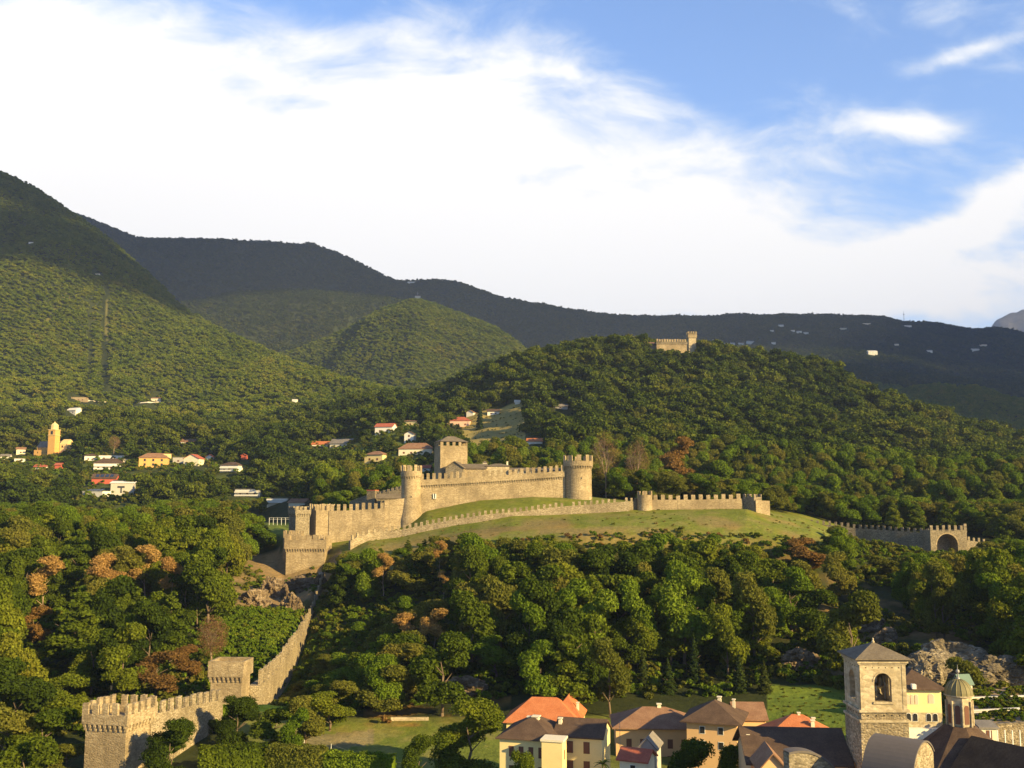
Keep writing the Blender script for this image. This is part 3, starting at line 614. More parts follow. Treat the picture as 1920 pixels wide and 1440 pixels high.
# ---- Montebello-like castle on the hill
cx0, cx1 = pxx(534, 1050, 383), pxx(611, 1050, 383)
rect_tower('bastion_tower', 'low battlemented bastion with corbels at the left foot of the castle, above the steep wall', ((cx0+cx1)/2, 388), cx1-cx0-.8, 9, pz(1088, 384), pz(1012, 384), R(-2), 3.4, .6, (1.7, 1.6, 1.3), sink=10)
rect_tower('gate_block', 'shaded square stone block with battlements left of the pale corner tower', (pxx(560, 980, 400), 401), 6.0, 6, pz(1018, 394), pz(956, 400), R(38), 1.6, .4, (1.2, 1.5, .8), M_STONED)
rect_tower('stair_wall_block', 'small battlemented stone block just behind the bastion, below the shaded gate block', (pxx(550, 1000, 392), 392.5), 7.2, 3.0, pz(1030, 391), pz(1001, 391), R(-6), 1.5, .3, (1.1, 1.3, .9), M_STONE, corb=False)
rect_tower('corner_tower', 'square corner tower with one pale sunlit face, left end of the castle curtain wall', (pxx(596, 980, 403)+1.0, 405.5), 7.8, 9.0, pz(1022, 400), pz(957, 401), R(30), 0, 0, (1.3, 2.6, 1.0), M_STONE, corb=False)
wall_run('curtain_wall', 'castle curtain wall with square battlements between the corner tower and the left round tower', 'castle wall', [(617, 958, 402), (660, 957, 403), (722, 953, 404)], 1.8, (1.3, 2.6, 1.0), M_STONE)
wall_run('curtain_wall', 'short raised castle wall piece without battlements, left of the slim round tower', 'castle wall', [(721, 938, 404.2), (762, 934, 406)], 2.2, (0, 0, 0), M_STONE)
round_tower('round_tower', 'slim round castle tower with tall battlements at the left end of the long curtain wall', (pxx(771, 920, 409), 409), 4.0, pz(975, 405), pz(883, 405), 2.2, .35, (1.3, 2.5, 9), talus=1.28, win=[(R(6), 9, .5, .5), (R(-12), 5, .5, .5)])
wall_run('curtain_wall', 'long castle curtain wall with a line of corbels between the two round towers', 'castle wall', [(786, 900, 408.5), (860, 896, 410), (960, 890, 411), (1060, 883, 412)], 2.0, (1.3, 2.5, 1.05), M_STONE, (2.3, .55))
wmb = MB(); wp = P(815, 935, 408.2); wr = empty('wall_window_frame', (0, 0, 0)); bpy.data.objects.remove(wr)
mb = MB(); mb.box(-.2, 1.05, -.18, .3, 0, 2.0); 
pr = [o for o in bpy.data.objects if o.get('label', '').startswith('long castle curtain')][0]
q = mb.build('window_frame', M_WPAINT, pr, P(813, 935, 408.55)-pr.location); mb = MB(); mb.box(.2, .65, -.2, .3, .15, 2.0); mb.build('window', M_GLASS, pr, P(813, 935, 408.55)-pr.location)
round_tower('round_tower', 'broad round castle tower at the right end of the long curtain wall', (pxx(1084, 900, 414), 414), 5.55, pz(942, 409), pz(864, 409), 2.0, .55, (1.9, 2.5, 10), talus=1.04, win=[(R(10), 9.5, .4, .6)])
# keep with hip roof over the battlements
kx0, kx1 = pxx(822, 850, 428), pxx(874, 850, 428); kw = kx1-kx0
kz0, kz1 = pz(890, 430), pz(836, 430)
kt = rect_tower('keep_tower', 'tall square castle keep with a low grey hipped roof resting on its battlements', ((kx0+kx1)/2-1.0, 434), kw*1.02, 9.5, kz0, kz1, R(20), 0, 0, (1.3, 1.9, 1.2), M_STONE, corb=False, sink=12, slits=[(0, 2, 4, .4, .9), (3, -2, 6, .4, .9)])
mb = MB(); H = kz1-kz0; a, b = kw/2+.5, 4.75+.5; mb.add([(-a, -b, H+1.8), (a, -b, H+1.8), (a, b, H+1.8), (-a, b, H+1.8), (-1.5, 0, H+4.4), (1.5, 0, H+4.4)], [(3, 2, 1, 0), (0, 1, 5, 4), (1, 2, 5), (2, 3, 4, 5), (3, 0, 4)]); mb.build('roof', M_SLATE, kt)

# outer ring wall
wall_run('outer_wall', 'low outer battlemented wall curving up the grass below the castle', 'castle wall', [(657, 1014, 380), (675, 1004, 383), (712, 997, 386), (752, 993, 387), (800, 984, 386), (850, 974, 385), (910, 965, 384), (975, 959, 384), (1050, 950, 384), (1110, 946, 384), (1180, 940, 384)], 1.1, (1.0, 1.6, 1.2), M_RUBBLE, merth=.45, ruin=.05)
round_tower('turret', 'small round turret in the outer wall above the grass', (pxx(1209, 940, 387), 387), 2.9, pz(959, 384), pz(928, 384), .4, .02, (1.2, 1.6, 6), M_STONE, 1.03, corb=False)
wall_run('outer_wall', 'short dark stretch of outer wall beside the small round turret', 'castle wall', [(1180, 940, 386), (1197, 939, 388)], 1.0, (1.0, 1.3, 1.0), M_STONED)
wall_run('outer_wall', 'straight battlemented outer wall between the round turret and the square corner block', 'castle wall', [(1222, 937, 386), (1300, 937, 386), (1392, 935, 386)], 1.2, (1.5, 1.9, 1.35), M_STONE)
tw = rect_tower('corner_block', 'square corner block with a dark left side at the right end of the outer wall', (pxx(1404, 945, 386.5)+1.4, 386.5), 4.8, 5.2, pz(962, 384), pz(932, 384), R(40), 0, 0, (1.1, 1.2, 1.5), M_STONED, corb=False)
wall_run('outer_wall', 'short plain pale wall without battlements at the far right end of the hilltop grass', 'castle wall', [(1417, 938, 382.5), (1443, 939, 384.5)], 1.2, (0, 0, 0), M_STONE)
# right wall with arch
wall_run('town_wall', 'battlemented town wall among the trees right of the castle hill', 'castle wall', [(1505, 982, 432), (1560, 985, 428), (1605, 991, 424), (1680, 996, 414), (1745, 1000, 406)], 1.3, (1.0, 1.9, 1.35), M_STONED, merth=.5)
keep(1610, 1745, 980, 1030, 404)
def arch_gate():
    a = P(1744, 994, 402); b = P(1812, 990, 404); zb = pz(1040, 402); root = empty('arch_tower', (a.x, a.y, zb), math.atan2(b.y-a.y, b.x-a.x), 'stone gate tower with a wide dark round arch ending the right town wall', 'tower')
    Wd = (b-a).length; H = a.z-zb; x0, x1 = pxx(1757, 1010, 402)-a.x, pxx(1799, 1010, 402)-a.x; r = (x1-x0)/2; xc = (x0+x1)/2; zs = pz(1022, 402)-zb
    mb = MB(); n = 14
    arc = [(xc-r*math.cos(PI*i/n), zs+r*math.sin(PI*i/n)*.98) for i in range(n+1)]
    # front face as strips over the arch
    for (i) in range(n):
        (xa, za), (xb, zb2) = arc[i], arc[i+1]; mb.add([(xa, 0, za), (xb, 0, zb2), (xb, 0, H), (xa, 0, H)], [(0, 1, 2, 3)]); mb.add([(xa, 0, za), (xb, 0, zb2), (xb, 5.5, zb2), (xa, 5.5, za)], [(0, 3, 2, 1)])
    mb.box(-.0, x0, 0, 6, -6, H); mb.box(x1, Wd, 0, 6, -6, H); mb.box(x0, x1, 5.5, 6, -6, H); mb.box(x0, x1, 0, 5.5, H-.5, H-.003); mb.box(x0+.002, x1-.002, .3, 5.5, -6, zs-2.8)
    mb.build('tower_body', M_STONED, root)
    md = MB(); n = 14
    for i in range(n):
        (xa, za), (xb, zb2) = arc[i], arc[i+1]; ka = 1.13
        md.add([(xa, -.06, za), (xb, -.06, zb2), (xc+(xb-xc)*ka, -.06, zs+(zb2-zs)*ka), (xc+(xa-xc)*ka, -.06, zs+(za-zs)*ka)], [(0, 1, 2, 3)])
    md.build('arch_ring', M_STONE, root)
    MM = merlon_meshes(1.1, .5, 2.0, M_STONED)
    for k in range(6): link('merlon', MM[k % 4], root, (.6+k*(Wd-1.4)/5.5, .24, H), 0)
    for k in range(2): link('merlon', MM[k], root, (Wd-.26, 1.8+k*2.3, H), PI/2)
    link('merlon', MM[3], root, (Wd-.5, .235, H), 0, (1.2, 1, 1.25))
arch_gate(); keep(1744, 1812, 980, 1026, 400)
wall_run('town_wall', 'last low bit of battlemented wall among trees right of the arched gate tower', 'castle wall', [(1812, 1013, 405), (1850, 1018, 408)], 1.2, (1.0, 1.6, 1.3), M_STONED)

# inner buildings of the castle
def gable_block(name, label, cat, pa, px1, ztop, zr, Y, depth, wallm, roofm, rz=0.0, base=None, axis='x'):
    pass

# ------------------------------------------------------------------ houses
def windows_on(root, M_, face_w, face_off, cols, rows, z0, dz, ww, wh, style, x_margin=1.2, skip=()):
    for r_ in range(rows):
        for c in range(cols):
            if (r_, c) in skip: continue
            x = -face_w/2+x_margin+(face_w-2*x_margin)*(c+.5)/cols; z = z0+r_*dz; mb = MB()
            if style == 'shut': mb.box(x-ww/2, x+ww/2, -face_off-.06, -face_off+.1, z, z+wh, M_); mb.build('shutter', M_SHUT, root)
            else:
                w1 = MB(); w1.box(x-ww/2-.1, x+ww/2+.1, -face_off-.04, -face_off+.1, z-.1, z+wh+.1, M_); f_ = w1.build('window', M_WPAINT if style == 'pane' else M_SHUT, root)
                mb.box(x-ww/2, x+ww/2, -face_off-.07, -face_off+.1, z, z+wh, M_); mb.build('pane', M_GLASS, f_)
def house(name, label, cat, c, w_, d_, h, rz=0, roof='gable', rh=2.2, wm=None, rm=None, wins=(), over=.5, chim=(), group=None, sink=6, axis='x', small=False):
    """c=(x,y,z) centre of the plan at floor level; front is local -Y"""
    wm = wm or M_CREAM; rm = rm or M_BROWN; root = empty(name, c, rz, label, cat, group); a, b = w_/2, d_/2; mb = MB()
    if roof == 'gable':
        if axis == 'x': mb.extr([(-b, -sink), (b, -sink), (b, h), (0, h+rh), (-b, h)], -a, a, 'x')
        else: mb.extr([(-a, -sink), (a, -sink), (a, h), (0, h+rh), (-a, h)], -b, b, 'y')
    else: mb.box(-a, a, -b, b, -sink, h)
    mb.build('wall', wm, root); mr = MB(); t_ = .22
    if roof == 'gable':
        hw = b if axis == 'x' else a; le = (a if axis == 'x' else b)+over; sl_ = rh/hw; e = hw+over; ze = h-over*sl_
        for s in (-1, 1): mr.extr([(s*e, ze+.02), (0, h+rh+.02), (0, h+rh+t_+.02), (s*e, ze+t_+.02)], -le, le, axis)
    elif roof == 'hip':
        A, B = a+over, b+over; rr = max(0, (A-B)) if A > B else 0; rr2 = max(0, B-A) if B > A else 0
        base = [(-A, -B, h+.01), (A, -B, h+.01), (A, B, h+.01), (-A, B, h+.01), (-A, -B, h+.2), (A, -B, h+.2), (A, B, h+.2), (-A, B, h+.2), (-rr, -rr2, h+rh), (rr, rr2, h+rh)]
        if A >= B: fs = [(4, 5, 9, 8), (5, 6, 9), (6, 7, 8, 9), (7, 4, 8)]
        else: fs = [(4, 5, 8), (5, 6, 9, 8), (6, 7, 9), (7, 4, 8, 9)]
        mr.add(base, [(3, 2, 1, 0), (0, 1, 5, 4), (1, 2, 6, 5), (2, 3, 7, 6), (3, 0, 4, 7)]+fs)
    elif roof == 'flat': mr.box(-a-over*.4, a+over*.4, -b-over*.4, b+over*.4, h+.01, h+.35)
    elif roof == 'shed': mr.add([(-a-over, -b-over, h+.02), (a+over, -b-over, h+.02), (a+over, b+over, h+rh), (-a-over, b+over, h+rh), (-a-over, -b-over, h+.3), (a+over, -b-over, h+.3), (a+over, b+over, h+rh+.3), (-a-over, b+over, h+rh+.3)], [(3, 2, 1, 0), (4, 5, 6, 7), (0, 1, 5, 4), (1, 2, 6, 5), (2, 3, 7, 6), (3, 0, 4, 7)])
    ro = mr.build('roof', rm, root)
    for (x, y, z, s) in chim:
        z *= .78; s *= .85
        mc = MB(); mc.box(x-s/2, x+s/2, y-s/2, y+s/2, h, h+z); mc.box(x-s*.65, x+s*.65, y-s*.65, y+s*.65, h+z+.3, h+z+.45); mc.box(x-s*.4, x+s*.4, y-s*.4, y+s*.4, h+z, h+z+.3); mc.build('chimney', M_CREAM, ro)
    for (face, cols, rows, z0, dz, ww, wh, style) in wins:
        M_ = Matrix.Rotation(face*PI/2, 4, 'Z'); windows_on(root, M_, w_ if face % 2 == 0 else d_, b if face % 2 == 0 else a, cols, rows, z0, dz, ww, wh, style)
    return root
def hh(px0, px1, py_eave, py_base, Y):     # centre, width, wall height from the picture
    a, b = pxx(px0, py_base, Y), pxx(px1, py_base, Y); return (a+b)/2, b-a, pz(py_eave, Y)-pz(py_base, Y), pz(py_base, Y)

# castle inner buildings
x, w_, h, z = hh(838, 872, 877, 900, 422); house('castle_hall', 'grey gabled castle hall in front of the foot of the keep', 'building', (x, 426, z), w_, 8, h, R(-10), 'gable', 2.6, M_STONED, M_SLATE, axis='y')
x, w_, h, z = hh(868, 912, 878, 900, 424); house('castle_hall', 'long castle building with a stone slab roof right of the grey gabled hall', 'building', (x, 428, z), w_, 7, h, R(-2), 'gable', 1.8, M_STONE, M_SLATE, axis='x')
x, w_, h, z = hh(912, 955, 874, 900, 425); house('castle_hall', 'plain pale castle building with a low hipped roof behind the middle of the curtain wall', 'building', (x, 429, z), w_, 7, h, 0, 'hip', 1.2, M_ASHLAR, M_SLATE, chim=[(4, 0, 2.2, .8)])
x, w_, h, z = hh(958, 1052, 882, 900, 423); house('castle_hall', 'low long castle range with small dark windows behind the right part of the curtain wall', 'building', (x, 427, z), w_, 6, h, 0, 'gable', 1.0, M_STONE, M_SLATE, wins=[(0, 6, 1, h-1.3, 1, .9, .9, 'pane')])
x, w_, h, z = hh(905, 913, 868, 890, 430); house('bell_turret', 'tiny stone turret rising behind the castle roofs', 'turret', (x, 432, z), w_, 1.8, h, 0, 'hip', 1.0, M_CREAM, M_SLATE, over=.2)
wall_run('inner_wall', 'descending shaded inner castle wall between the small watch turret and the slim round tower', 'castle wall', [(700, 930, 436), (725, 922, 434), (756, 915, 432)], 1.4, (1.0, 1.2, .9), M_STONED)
x, w_, h, z = hh(689, 706, 920, 945, 434); house('watch_turret', 'small square brick watch turret left of the slim round tower', 'turret', (x, 436, z), w_, 3.6, h, R(-20), 'flat', .5, M_STONED, M_RED, over=.2)
x, w_, h, z = hh(705, 752, 934, 955, 428); house('stone_outbuilding', 'low outbuilding with a dark slab roof behind the castle curtain battlements', 'building', (x, 431, z), w_, 6, h, R(6), 'gable', 1.6, M_STONED, M_SLATE)
wall_run('terrace_wall', 'plain pale retaining wall behind the castle to the left of the slim round tower', 'wall', [(655, 940, 470), (700, 924, 468), (755, 911, 460)], 1.0, (0, 0, 0), M_STONED)
keep(640, 760, 905, 940, 455)

# lower-left town wall
ltw = rect_tower('wall_tower', 'big square stone tower with battlements and corbels at the bottom left corner', (pxx(219, 1400, 184), 184.8), 8.0, 8.0, -52, pz(1339, 181), R(-13), 1.75, .5, (1.2, 2.0, .6), M_STONE, slits=[(0, .6, 19, .25, .7)])
wall_run('town_wall', 'crenellated town wall running from the big bottom left tower to the small gate tower', 'castle wall', [(284, 1340, 187), (340, 1328, 197), (418, 1312, 214)], 1.5, (1.55, 2.2, 1.05), M_RUBBLE, sink=8)
keep(285, 415, 1308, 1360, 190)
gt = rect_tower('gate_tower', 'small square tower with a solid overhanging top, halfway along the lower town wall', (pxx(430, 1270, 228), 229.0), 7.0, 5.6, pz(1325, 226), pz(1240, 226), R(-4), 3.4, .5, None, M_STONE, slits=[(0, 2.0, 6.3, .3, 1.2)], corb_faces=(0, 3), sink=8)
mb = MB(); mb.prism([(-3.3, -2.8), (3.3, -2.8), (3.3, 2.8), (-3.3, 2.8)], 0, .6); 
STEEP = [(466, 1286, 231), (490, 1268, 245), (512, 1243, 262), (535, 1213, 284), (556, 1183, 308), (572, 1153, 332), (586, 1115, 352), (598, 1072, 370)]
wall_run('town_wall', 'steep crenellated wall climbing the slope from the small gate tower to the castle bastion', 'castle wall', STEEP, 2.4, (2.7, 3.4, 2.6), M_RUBBLE, sink=9, inner=True)
keep(400, 466, 1238, 1300, 225)

# Sasso-Corbaro-like castle on the far hilltop
Ys = 1052; a0, a1 = pxx(1230, 640, Ys), pxx(1290, 640, Ys); zb_ = pz(662, Ys)
fc = empty('hilltop_castle', ((a0+a1)/2, Ys+8, zb_), R(3), 'small distant castle with one square tower on the crest of the wooded hill', 'castle')
w2 = (a1-a0); H = pz(641, Ys)-zb_; mb = MB(); mb.box(-w2/2, w2/2, -8, 12, -12, H-1.6); mb.build('wall', M_STONE, fc)
mb = MB(); mb.box(-w2/2-.5, w2/2+.5, -8.6, 12.6, H-2.4, H); mb.build('parapet', M_STONED, fc)
MM = merlon_meshes(1.9, .8, 3.0, M_STONE)
for k in range(12): link('merlon', MM[k % 4], fc, (-w2/2+.7+k*(w2-1.2)/12, -8.2, H), 0)
tx = w2/2+4.2; Ht = pz(626, Ys)-zb_; mb = MB(); mb.box(tx-4, tx+4, -9.5, -1.5, -12, Ht-4); mb.build('tower', M_ASHLAR, fc); mb = MB(); mb.box(tx-4.8, tx+4.8, -10.3, -.7, Ht-4.3, Ht); mb.build('tower_parapet', M_STONE, fc)
MM = merlon_meshes(1.6, .8, 2.6, M_STONE)
for k in range(4): link('merlon', MM[k % 4], fc, (tx-3.9+k*2.6, -9.9, Ht), 0)
for k in range(3): link('merlon', MM[k % 4], fc, (tx-4.4, -7+k*2.6, Ht), PI/2)
mb = MB(); mb.box(-w2/2-14, -w2/2, -3, 8, -12, H-1.5); mb.build('wing', M_STONED, fc)
mb = MB(); mb.extr([(-4, H-1.5), (9, H-1.5), (2.5, H+1)], -w2/2-15, -w2/2-.01, 'x'); mb.build('wing_roof', M_BROWN, fc)
keep(1205, 1306, 618, 652, Ys-5)

# ---- foreground town
# bell tower
def bell_tower():
    Y0 = 142.0; x0, x1 = pxx(1613, 1300, Y0), pxx(1699, 1300, Y0); W_ = x1-x0; zb = -52.0; root = empty('bell_tower', ((x0+x1)/2, Y0+W_/2, zb), 0, 'square stone church bell tower with arched belfry openings and a pyramid roof', 'bell tower')
    a = W_/2; Z = lambda py: pz(py, Y0)-zb; z1 = Z(1352); z2 = Z(1333); z3 = Z(1243)
    mb = MB(); mb.box(-a-.12, a+.12, -a-.12, a+.12, -3, z1); mb.build('shaft', M_RUBBLE, root)
    mb = MB(); mb.box(-a+.03, a-.03, -a+.03, a-.03, z1, z2); mb.build('frieze', M_RUBBLE, root)
    mb = MB()
    for z in (z1, z2): mb.box(-a-.3, a+.3, -a-.3, a+.3, z-.16, z+.16)
    mb.build('string_course', M_ASHLAR, root)
    # belfry with real openings on four faces
    ow = (pxx(1673, 1300, Y0)-pxx(1641, 1300, Y0))/2; zo0 = Z(1316); zo1 = Z(1262)-ow; mb = MB(); th = .75; n = 12
    for f_ in range(4):
        M_ = Matrix.Rotation(f_*PI/2, 4, 'Z'); arc = [(-ow*math.cos(PI*i/n), zo1+ow*math.sin(PI*i/n)) for i in range(n+1)]
        mb.box(-a, -ow, -a, -a+th, z2, z3, M_); mb.box(ow, a-th, -a, -a+th, z2, z3, M_); mb.box(-ow, ow, -a, -a+th, z2, zo0, M_)
        for i in range(n):
            (xa, za), (xb, zb2) = arc[i], arc[i+1]
            vs = [M_ @ Vector(v) for v in [(xa, -a, za), (xb, -a, zb2), (xb, -a, z3), (xa, -a, z3), (xa, -a+th, za), (xb, -a+th, zb2), (xb, -a+th, z3), (xa, -a+th, z3)]]
            mb.add(vs, [(0, 1, 2, 3), (7, 6, 5, 4), (0, 4, 5, 1)])
    mb.box(-a+.01, a-.01, -a+.01, a-.01, z3-.25, z3-.003); mb.box(-a+th, a-th, -a+th, a-th, z2+.003, z2+.3); mb.build('belfry', M_ASHLAR, root)
    mr = MB()
    for f_ in (0, 3):
        M_ = Matrix.Rotation(f_*PI/2, 4, 'Z')
        for i in range(n):
            k1 = 1.16; (xa, za), (xb, zb2) = (-ow*math.cos(PI*i/n), ow*math.sin(PI*i/n)), (-ow*math.cos(PI*(i+1)/n), ow*math.sin(PI*(i+1)/n))
            vs = [M_ @ Vector(v) for v in [(xa, -a-.07, zo1+za), (xb, -a-.07, zo1+zb2), (xb*k1, -a-.07, zo1+zb2*k1), (xa*k1, -a-.07, zo1+za*k1), (xb*k1, -a+.02, zo1+zb2*k1), (xa*k1, -a+.02, zo1+za*k1)]]; mr.add(vs, [(0, 1, 2, 3), (3, 2, 4, 5)])
        mr.box(-ow-.25, ow+.25, -a-.16, -a+.1, zo0-.28, zo0, M_); mr.box(-a-.05, -a+.5, -a-.05, -a+.02, z2+.1, z3-.1, M_); mr.box(a-.5, a+.05, -a-.051, -a+.02, z2+.1, z3-.1, M_)
    mr.build('arch_moulding', M_ASHLAR, root)
    mh = MB()
    for f_ in (0, 3):
        M_ = Matrix.Rotation(f_*PI/2, 4, 'Z')
        for k in range(6): x = -a+.9+k*(2*a-1.8)/5; mh.box(x-.07, x+.07, -a-.02, -a+.1, Z(1252)-.07, Z(1252)+.07, M_)
        for k in range(5): x = -a+1.0+k*(2*a-2)/4; mh.box(x-.09, x+.09, -a-.0, -a+.1, Z(1342)-.07, Z(1342)+.1, M_)
    mh.build('putlog_hole', M_GLASS, root)
    mb = MB(); mb.box(-a-.35, a+.35, -a-.35, a+.35, z3, z3+.3); mb.box(-a-.18, a+.18, -a-.18, a+.18, z3-.2, z3-.001); mb.build('cornice', M_ASHLAR, root)
    e = a+.75; zr = Z(1238)+.1; za = Z(1203)-.45; mb = MB(); mb.add([(-e, -e, zr), (e, -e, zr), (e, e, zr), (-e, e, zr), (-e, -e, zr+.15), (e, -e, zr+.15), (e, e, zr+.15), (-e, e, zr+.15), (0, 0, za)], [(3, 2, 1, 0), (0, 1, 5, 4), (1, 2, 6, 5), (2, 3, 7, 6), (3, 0, 4, 7), (4, 5, 8), (5, 6, 8), (6, 7, 8), (7, 4, 8)])
    ro = mb.build('roof', M_SLATE, root); mb = MB(); mb.lathe([(.22, za-.3), (.22, za+.05), (.08, za+.25), (.14, za+.4), (.02, za+.6)], 10); mb.build('finial', M_ASHLAR, ro)
    prof = [(.02, 1.0), (.22, .98), (.3, .8), (.36, .4), (.5, .1), (.56, 0), (.5, .02), (.3, .3)]
    for (x, y, z, s) in ((-.75, -1.2, zo0+1.9, 1.15), (.45, -1.0, zo0+1.9, 1.3), (.9, .8, zo0+.3, .8), (-.5, -1.6, zo0+.4, .7), (-2.0, 0, zo0+.4, .9)):
        mb = MB(); mb.lathe([(r_*s, z+h_*s) for r_, h_ in prof], 16, x, y); mb.box(x-.5*s, x+.5*s, y-.06, y+.06, z+1.0*s, z+1.16*s); mb.build('bell', M_BRONZE, root, smooth=False)
    mb = MB()
    for x in (-1.2, -.1, 1.1): mb.box(x-.06, x+.06, -.9, -.78, zo0, zo1+ow)
    mb.box(-a+th, a-th, -.9, -.78, zo0+3.1, zo0+3.3); mb.build('bell_frame', M_METAL, root)
bell_tower()

def arched(root, M_, x, off, z0, ww, wh, wallm, shutm, name='window', n=8):
    r = ww/2; pts = [(x-r, z0), (x+r, z0)]+[(x+r*math.cos(PI*i/n), z0+wh-r+r*math.sin(PI*i/n)) for i in range(n+1)]
    k = 1.18; o = []
    for kk, y, nm, mt, par in ((1.22, -off-.05, name, wallm, root), (1.0, -off-.09, 'pane', shutm, None)):
        mb = MB(); q = [((px_-x)*kk+x, (pz_-z0-wh/2)*(1+(kk-1)*.5)+z0+wh/2) for px_, pz_ in pts]; nn = len(q)
        vs = [M_ @ Vector((a, y, b)) for a, b in q]+[M_ @ Vector((a, -off+.1, b)) for a, b in q]
        mb.add(vs, [tuple(range(nn)), tuple(range(2*nn-1, nn-1, -1))]+[(i, nn+i, nn+(i+1) % nn, (i+1) % nn) for i in range(nn)])
        ob = mb.build(nm, mt, par if par else o[0]); o.append(ob)
# yellow villa behind the bell tower
def villa():
    Y0 = 186; x0, x1 = pxx(1690, 1330, Y0), pxx(1768, 1330, Y0); w_ = x1-x0; zb = pz(1400, Y0); h = pz(1293, Y0)-zb
    r = house('yellow_villa', 'yellow villa with white arched double windows behind the bell tower', 'house', ((x0+x1)/2, Y0+5, zb), w_, 10, h, R(-3), 'hip', 3.0, M_PYELL, M_DARK, over=.9)
    I = Matrix.Identity(4); zl = pz(1336, Y0)-zb; off = 5.0
    mb = MB(); mb.box(-w_/2-.02, w_/2+.02, -off-.025, -off+.2, 1.0, zl); mb.build('ground_floor_band', M_ASHLAR, r)
    for px_ in (1705, 1713, 1721): arched(r, I, pxx(px_, 1310, Y0)-(x0+x1)/2, off, pz(1320, Y0)-zb, .55, 1.6, M_CREAM, M_PINK)
    arched(r, I, pxx(1748, 1310, Y0)-(x0+x1)/2, off, pz(1318, Y0)-zb, .9, 1.6, M_CREAM, M_PINK)
    for px_ in (1707, 1719, 1744, 1756): arched(r, I, pxx(px_, 1350, Y0)-(x0+x1)/2, off+.03, pz(1352, Y0)-zb, .8, 1.35, M_WPAINT, M_GLASS)
    mb = MB(); mb.box(-w_/2, w_/2, -off-1.2, -off+.1, zl-4.6, zl-2.6); mb.build('terrace_parapet', M_WHITE, r)
    for s in (1, -1): mb = MB(); mb.box(s*1.2-2.9, s*1.2-2.2, -6.3, -5.4, h+.3, h+1.1); mb.build('dormer', M_WHITE, r)
villa()
# church: curved parapets, lantern dome, big dark roofs
M_LEAD = m_plain('grey_lead', (.14, .12, .11), .8)
def curved_parapet(label, c, rad, sweep0, sweep1, L_, rz, mats, th=.8, base=-6):
    root = empty('curved_church_gable', c, rz, label, 'church gable'); n = 20; pts = [(rad*math.cos(sweep0+(sweep1-sweep0)*i/n), rad*math.sin(sweep0+(sweep1-sweep0)*i/n)) for i in range(n+1)]
    mb = MB(); prof = pts+[(pts[-1][0], base), (pts[0][0], base)]; mb.extr(prof, 0, L_, 'y'); mb.build('wall', mats[0], root)
    mb = MB()
    for (xa, za), (xb, zb) in zip(pts[:-1], pts[1:]):
        k = 1+.03; mb.add([(xa*k, -.12, za*k), (xb*k, -.12, zb*k), (xb*k, L_+.12, zb*k), (xa*k, L_+.12, za*k), (xa*.985, -.12, za*.985), (xb*.985, -.12, zb*.985)], [(0, 1, 2, 3), (4, 5, 1, 0)])
    mb.build('coping', mats[1], root)
Yc = 108; xc = pxx(1733, 1440, Yc); zc = pz(1464, Yc)
curved_parapet('big curved grey church gable with a rough stone side in front of the bell tower', (xc, Yc, zc), 3.9, R(38), R(180), 5.0, R(50), (M_RUBBLE, M_LEAD), base=-30)
Yc = 112; curved_parapet('low curved stone church gable at the bottom edge left of the bell tower', (pxx(1500, 1450, Yc), Yc, pz(1500, Yc)), 5.0, R(18), R(104), 1.4, R(10), (M_STONED, M_LEAD), base=-30)
def church_crossing():
    Y0 = 141; cx = pxx(1799, 1330, Y0); zt = pz(1360, Y0); cy = Y0
    root = empty('church_crossing', (cx, cy, -52), R(20), 'dark eight sided church roof at the right bottom, under the small lantern dome', 'church roof'); H = zt+52
    mb = MB(); mb.lathe([(9.6, -2), (9.6, H-6.9)], 8, a0=R(22.5)); mb.build('wall', M_ASHLAR, root)
    mb = MB(); mb.lathe([(10.4, H-6.9), (10.4, H-6.6), (6.0, H-3.3), (2.0, H+.05)], 8, a0=R(22.5)); mb.build('roof', M_DARK, root)
    l = empty('lantern_dome', (cx, cy, zt-.3), R(12), 'small church lantern with a ribbed green copper dome', 'lantern'); h = pz(1305, Y0)-zt+.3
    r = (pxx(1823, 1330, Y0)-pxx(1774, 1330, Y0))/2*.93
    mb = MB(); mb.lathe([(r*1.12, 0), (r*1.12, .3), (r*.95, .35), (r*.95, h-.4), (r*.99, h-.4), (r*1.02, h)], 8, a0=R(22.5)); mb.build('drum', M_ASHLAR, l)
    for k in range(8):
        M_ = Matrix.Rotation(R(45*k), 4, 'Z'); I = M_; mb = MB(); aw = r*.92
        mb.lathe([(.16, .35), (.14, h-.5)], 8, r*1.02*math.cos(R(22.5+45*k)), r*1.02*math.sin(R(22.5+45*k))); mb.build('column', M_ASHLAR, l)
        arched(l, M_, 0, r*.95*math.cos(R(22.5)), .7, .68, h-1.7, M_ASHLAR, M_SHUT)
    mb = MB(); mb.lathe([(r*1.02, h), (r*1.16, h+.12), (r*1.16, h+.25)], 24); mb.build('cornice', M_ASHLAR, l)
    prof = [(r*1.1*math.cos(t_), h+.25+2.05*math.sin(t_)) for t_ in np.linspace(0, 1.45, 9)]; mb = MB(); mb.lathe(prof, 16); dm = mb.build('dome', M_COPPER, l)
    mb = MB()
    for k in range(16):
        for (ra, za), (rb, zb) in zip(prof[:-1], prof[1:]): c_, s_ = math.cos(2*PI*k/16), math.sin(2*PI*k/16); mb.tube((ra*c_, ra*s_, za), (rb*c_, rb*s_, zb), .05, .05, 4)
    mb.build('rib', M_COPPER, dm)
    zt2 = h+2.2; mb = MB(); mb.lathe([(.3, zt2), (.22, zt2+.3), (.1, zt2+.35), (.08, zt2+.8), (.22, zt2+.95), (.26, zt2+1.1), (.2, zt2+1.3), (.04, zt2+1.4), (.03, zt2+2.0), (.01, zt2+2.01)], 12); mb.build('finial', M_METAL, l)
church_crossing()
